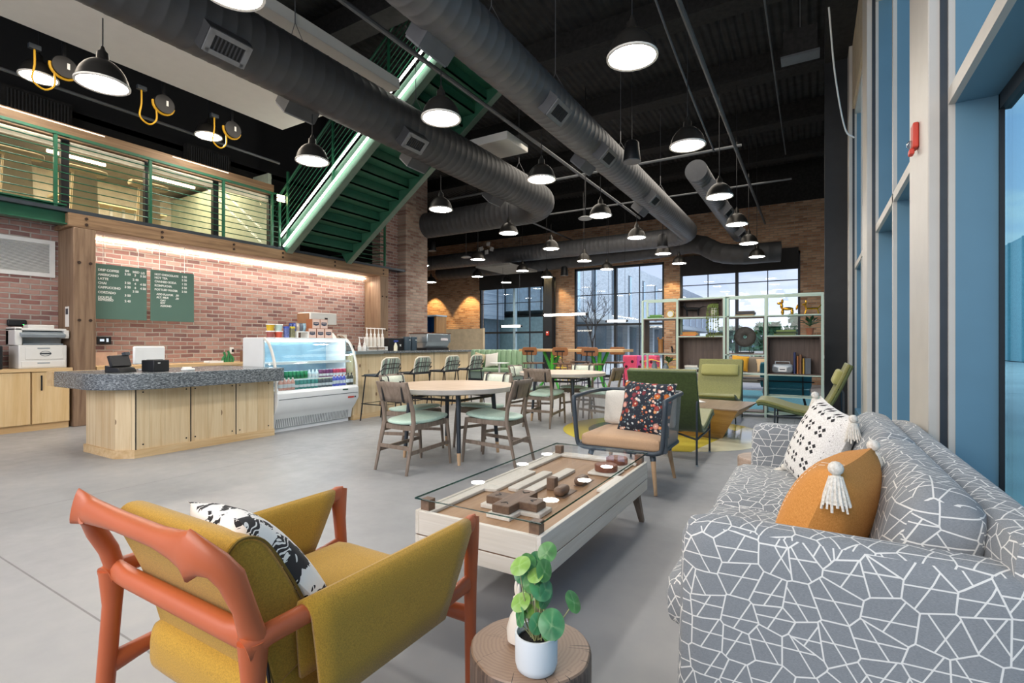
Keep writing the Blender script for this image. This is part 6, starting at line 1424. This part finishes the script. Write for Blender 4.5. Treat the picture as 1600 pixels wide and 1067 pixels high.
for k in range(22): obj('facade_fin',G().box(-.12,0,-13.6+k*3,-13.45+k*3,0,9),plain('teal fin','#7fb0b8',.5),t)
def tree(name,lab,loc,h,r,seed,mat,n=400,size=.35,trunk=True):
    t=thing(name,lab,'tree',loc);rnd=random.Random(seed);g=G()
    for k in range(n):
        a=rnd.uniform(0,2*PI);q=rnd.random()**.5;z=rnd.uniform(.12,1);rr=r*q*(1-.55*z)
        c=Vector((rr*math.cos(a),rr*math.sin(a),z*h));d=Vector((rnd.uniform(-1,1),rnd.uniform(-1,1),rnd.uniform(-.2,1))).normalized();w=size*rnd.uniform(.6,1.2);sd=d.cross(Vector((.3,.5,1))).normalized()*w*.3
        g.add([c-d*w*.5,c+sd,c+d*w*.5,c-sd],[(0,1,2,3)])
    obj('crown',g,mat,t);obj('trunk',G().cyl((0,0,0),(0,0,h*.6),.08,.04,6),plain('bark','#5a4c40',.9),t);return t
M_pinet=plain('pine green','#4f7d5c',.8,var=.4,scale=2)
for i,(x,y,h,r) in enumerate(((-.1,30,2.9,1.9),(-2.3,34,2.6,1.3),(1.8,33,3.0,1.7),(.9,26,2.2,1.0))): tree('pine_shrub','bushy green pine outside the right far window, %s'%('nearest the brick wall side','left of the others','at far right','smallest in front')[i],(x,y,-.06),h,r,i,M_pinet,700,.5)
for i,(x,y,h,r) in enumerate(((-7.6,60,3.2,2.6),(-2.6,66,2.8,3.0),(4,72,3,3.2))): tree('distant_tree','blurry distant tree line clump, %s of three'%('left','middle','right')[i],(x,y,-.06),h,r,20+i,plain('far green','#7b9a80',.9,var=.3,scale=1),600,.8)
t=thing('bare_tree','bare leafless young tree outside the middle far window','tree',(-8.6,21.5,-.06));rnd=random.Random(3);g=G()
def grow(p,d,L,r,k):
    q=p+d*L;g.tube([p,q],[r,r*.65],4,cap=False)
    if k:
        for _ in range(3 if k>1 else 2):
            e=(d+Vector((rnd.uniform(-.8,.8),rnd.uniform(-.8,.8),rnd.uniform(-.2,.5)))).normalized();grow(q-d*L*rnd.uniform(0,.35),e,L*rnd.uniform(.6,.85),r*.6,k-1)
grow(Vector((0,0,0)),Vector((.05,0,1)).normalized(),1.6,.05,5);obj('branches',g,plain('bark dark','#4a423c',.9),t)
for k in range(5):
    t=thing('barrier','orange and white site barrier outside the right far window, %s from left'%ORD[k],'barrier',(-3.6+k*.62,22,-.06),0,'site barriers outside')
    obj('board',G().box(-.28,.28,-.02,.02,.55,.8),plain('barrier orange','#dd6a44',.6) if k%2 else M_white,t);obj('rail',G().box(-.28,.28,-.02,.02,.95,1.05),M_white,t)
    for x in (-.24,.24): obj('post',G().box(x-.02,x+.02,-.02,.02,0,1.05),M_white,t)
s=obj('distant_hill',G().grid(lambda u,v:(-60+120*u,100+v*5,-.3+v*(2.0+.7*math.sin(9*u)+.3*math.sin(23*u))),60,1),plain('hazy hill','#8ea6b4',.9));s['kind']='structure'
# ------------------------------------------------------------------ extra lamps
area('fill_front',(-3,-2.5,3.6),(math.radians(62),0,math.radians(10)),7,3,330,'#fff6ec')
area('fill_left',(-7.8,3.5,5.2),(0,0,0),1.2,5,70,'#fff0dc')
area('fill_far',(-4,12,5.4),(0,0,0),6,6,260,'#fff4e4')
area('fill_mezz',(-11.8,3,4.95),(0,0,0),2,7,260,'#ffedc8')
for x in (-15,-13):
    l=bpy.data.lights.new('wallwash','SPOT');l.energy=350;l.spot_size=1.2;l.spot_blend=.3;l.color=lin('#ffcf88')[:3];l.shadow_soft_size=.05
    o=bpy.data.objects.new('wallwash',l);COL.objects.link(o);o.location=(x,17.5,4.0);o.rotation_euler=(math.radians(14),0,0)
for x in (-8.7,-4.25,-9.1):
    l=bpy.data.lights.new('wallwash','SPOT');l.energy=160;l.spot_size=1.3;l.spot_blend=.4;l.color=lin('#ffd596')[:3];l.shadow_soft_size=.05
    o=bpy.data.objects.new('wallwash',l);COL.objects.link(o);o.location=(x,17.5,4.1);o.rotation_euler=(math.radians(12),0,0)
area('counter_wash',(-9.95,6.4,2.9),(0,math.radians(-10),0),.15,6,60,'#fff0e2')

def aim(o,t): o.rotation_euler=(Vector(t)-Vector(o.location)).to_track_quat('-Z','Y').to_euler()
o=area('facade_fill',(4,38,20),(0,0,0),14,14,5200,'#eef4ff');aim(o,(-12,38,3))  # added unseen lamp that brightens the office building
o=area('wing_fill',(-4,23,24),(0,0,0),8,8,2600,'#eef4ff');aim(o,(-12,24,4))  # second added lamp, out of view, brightening the glazed wing
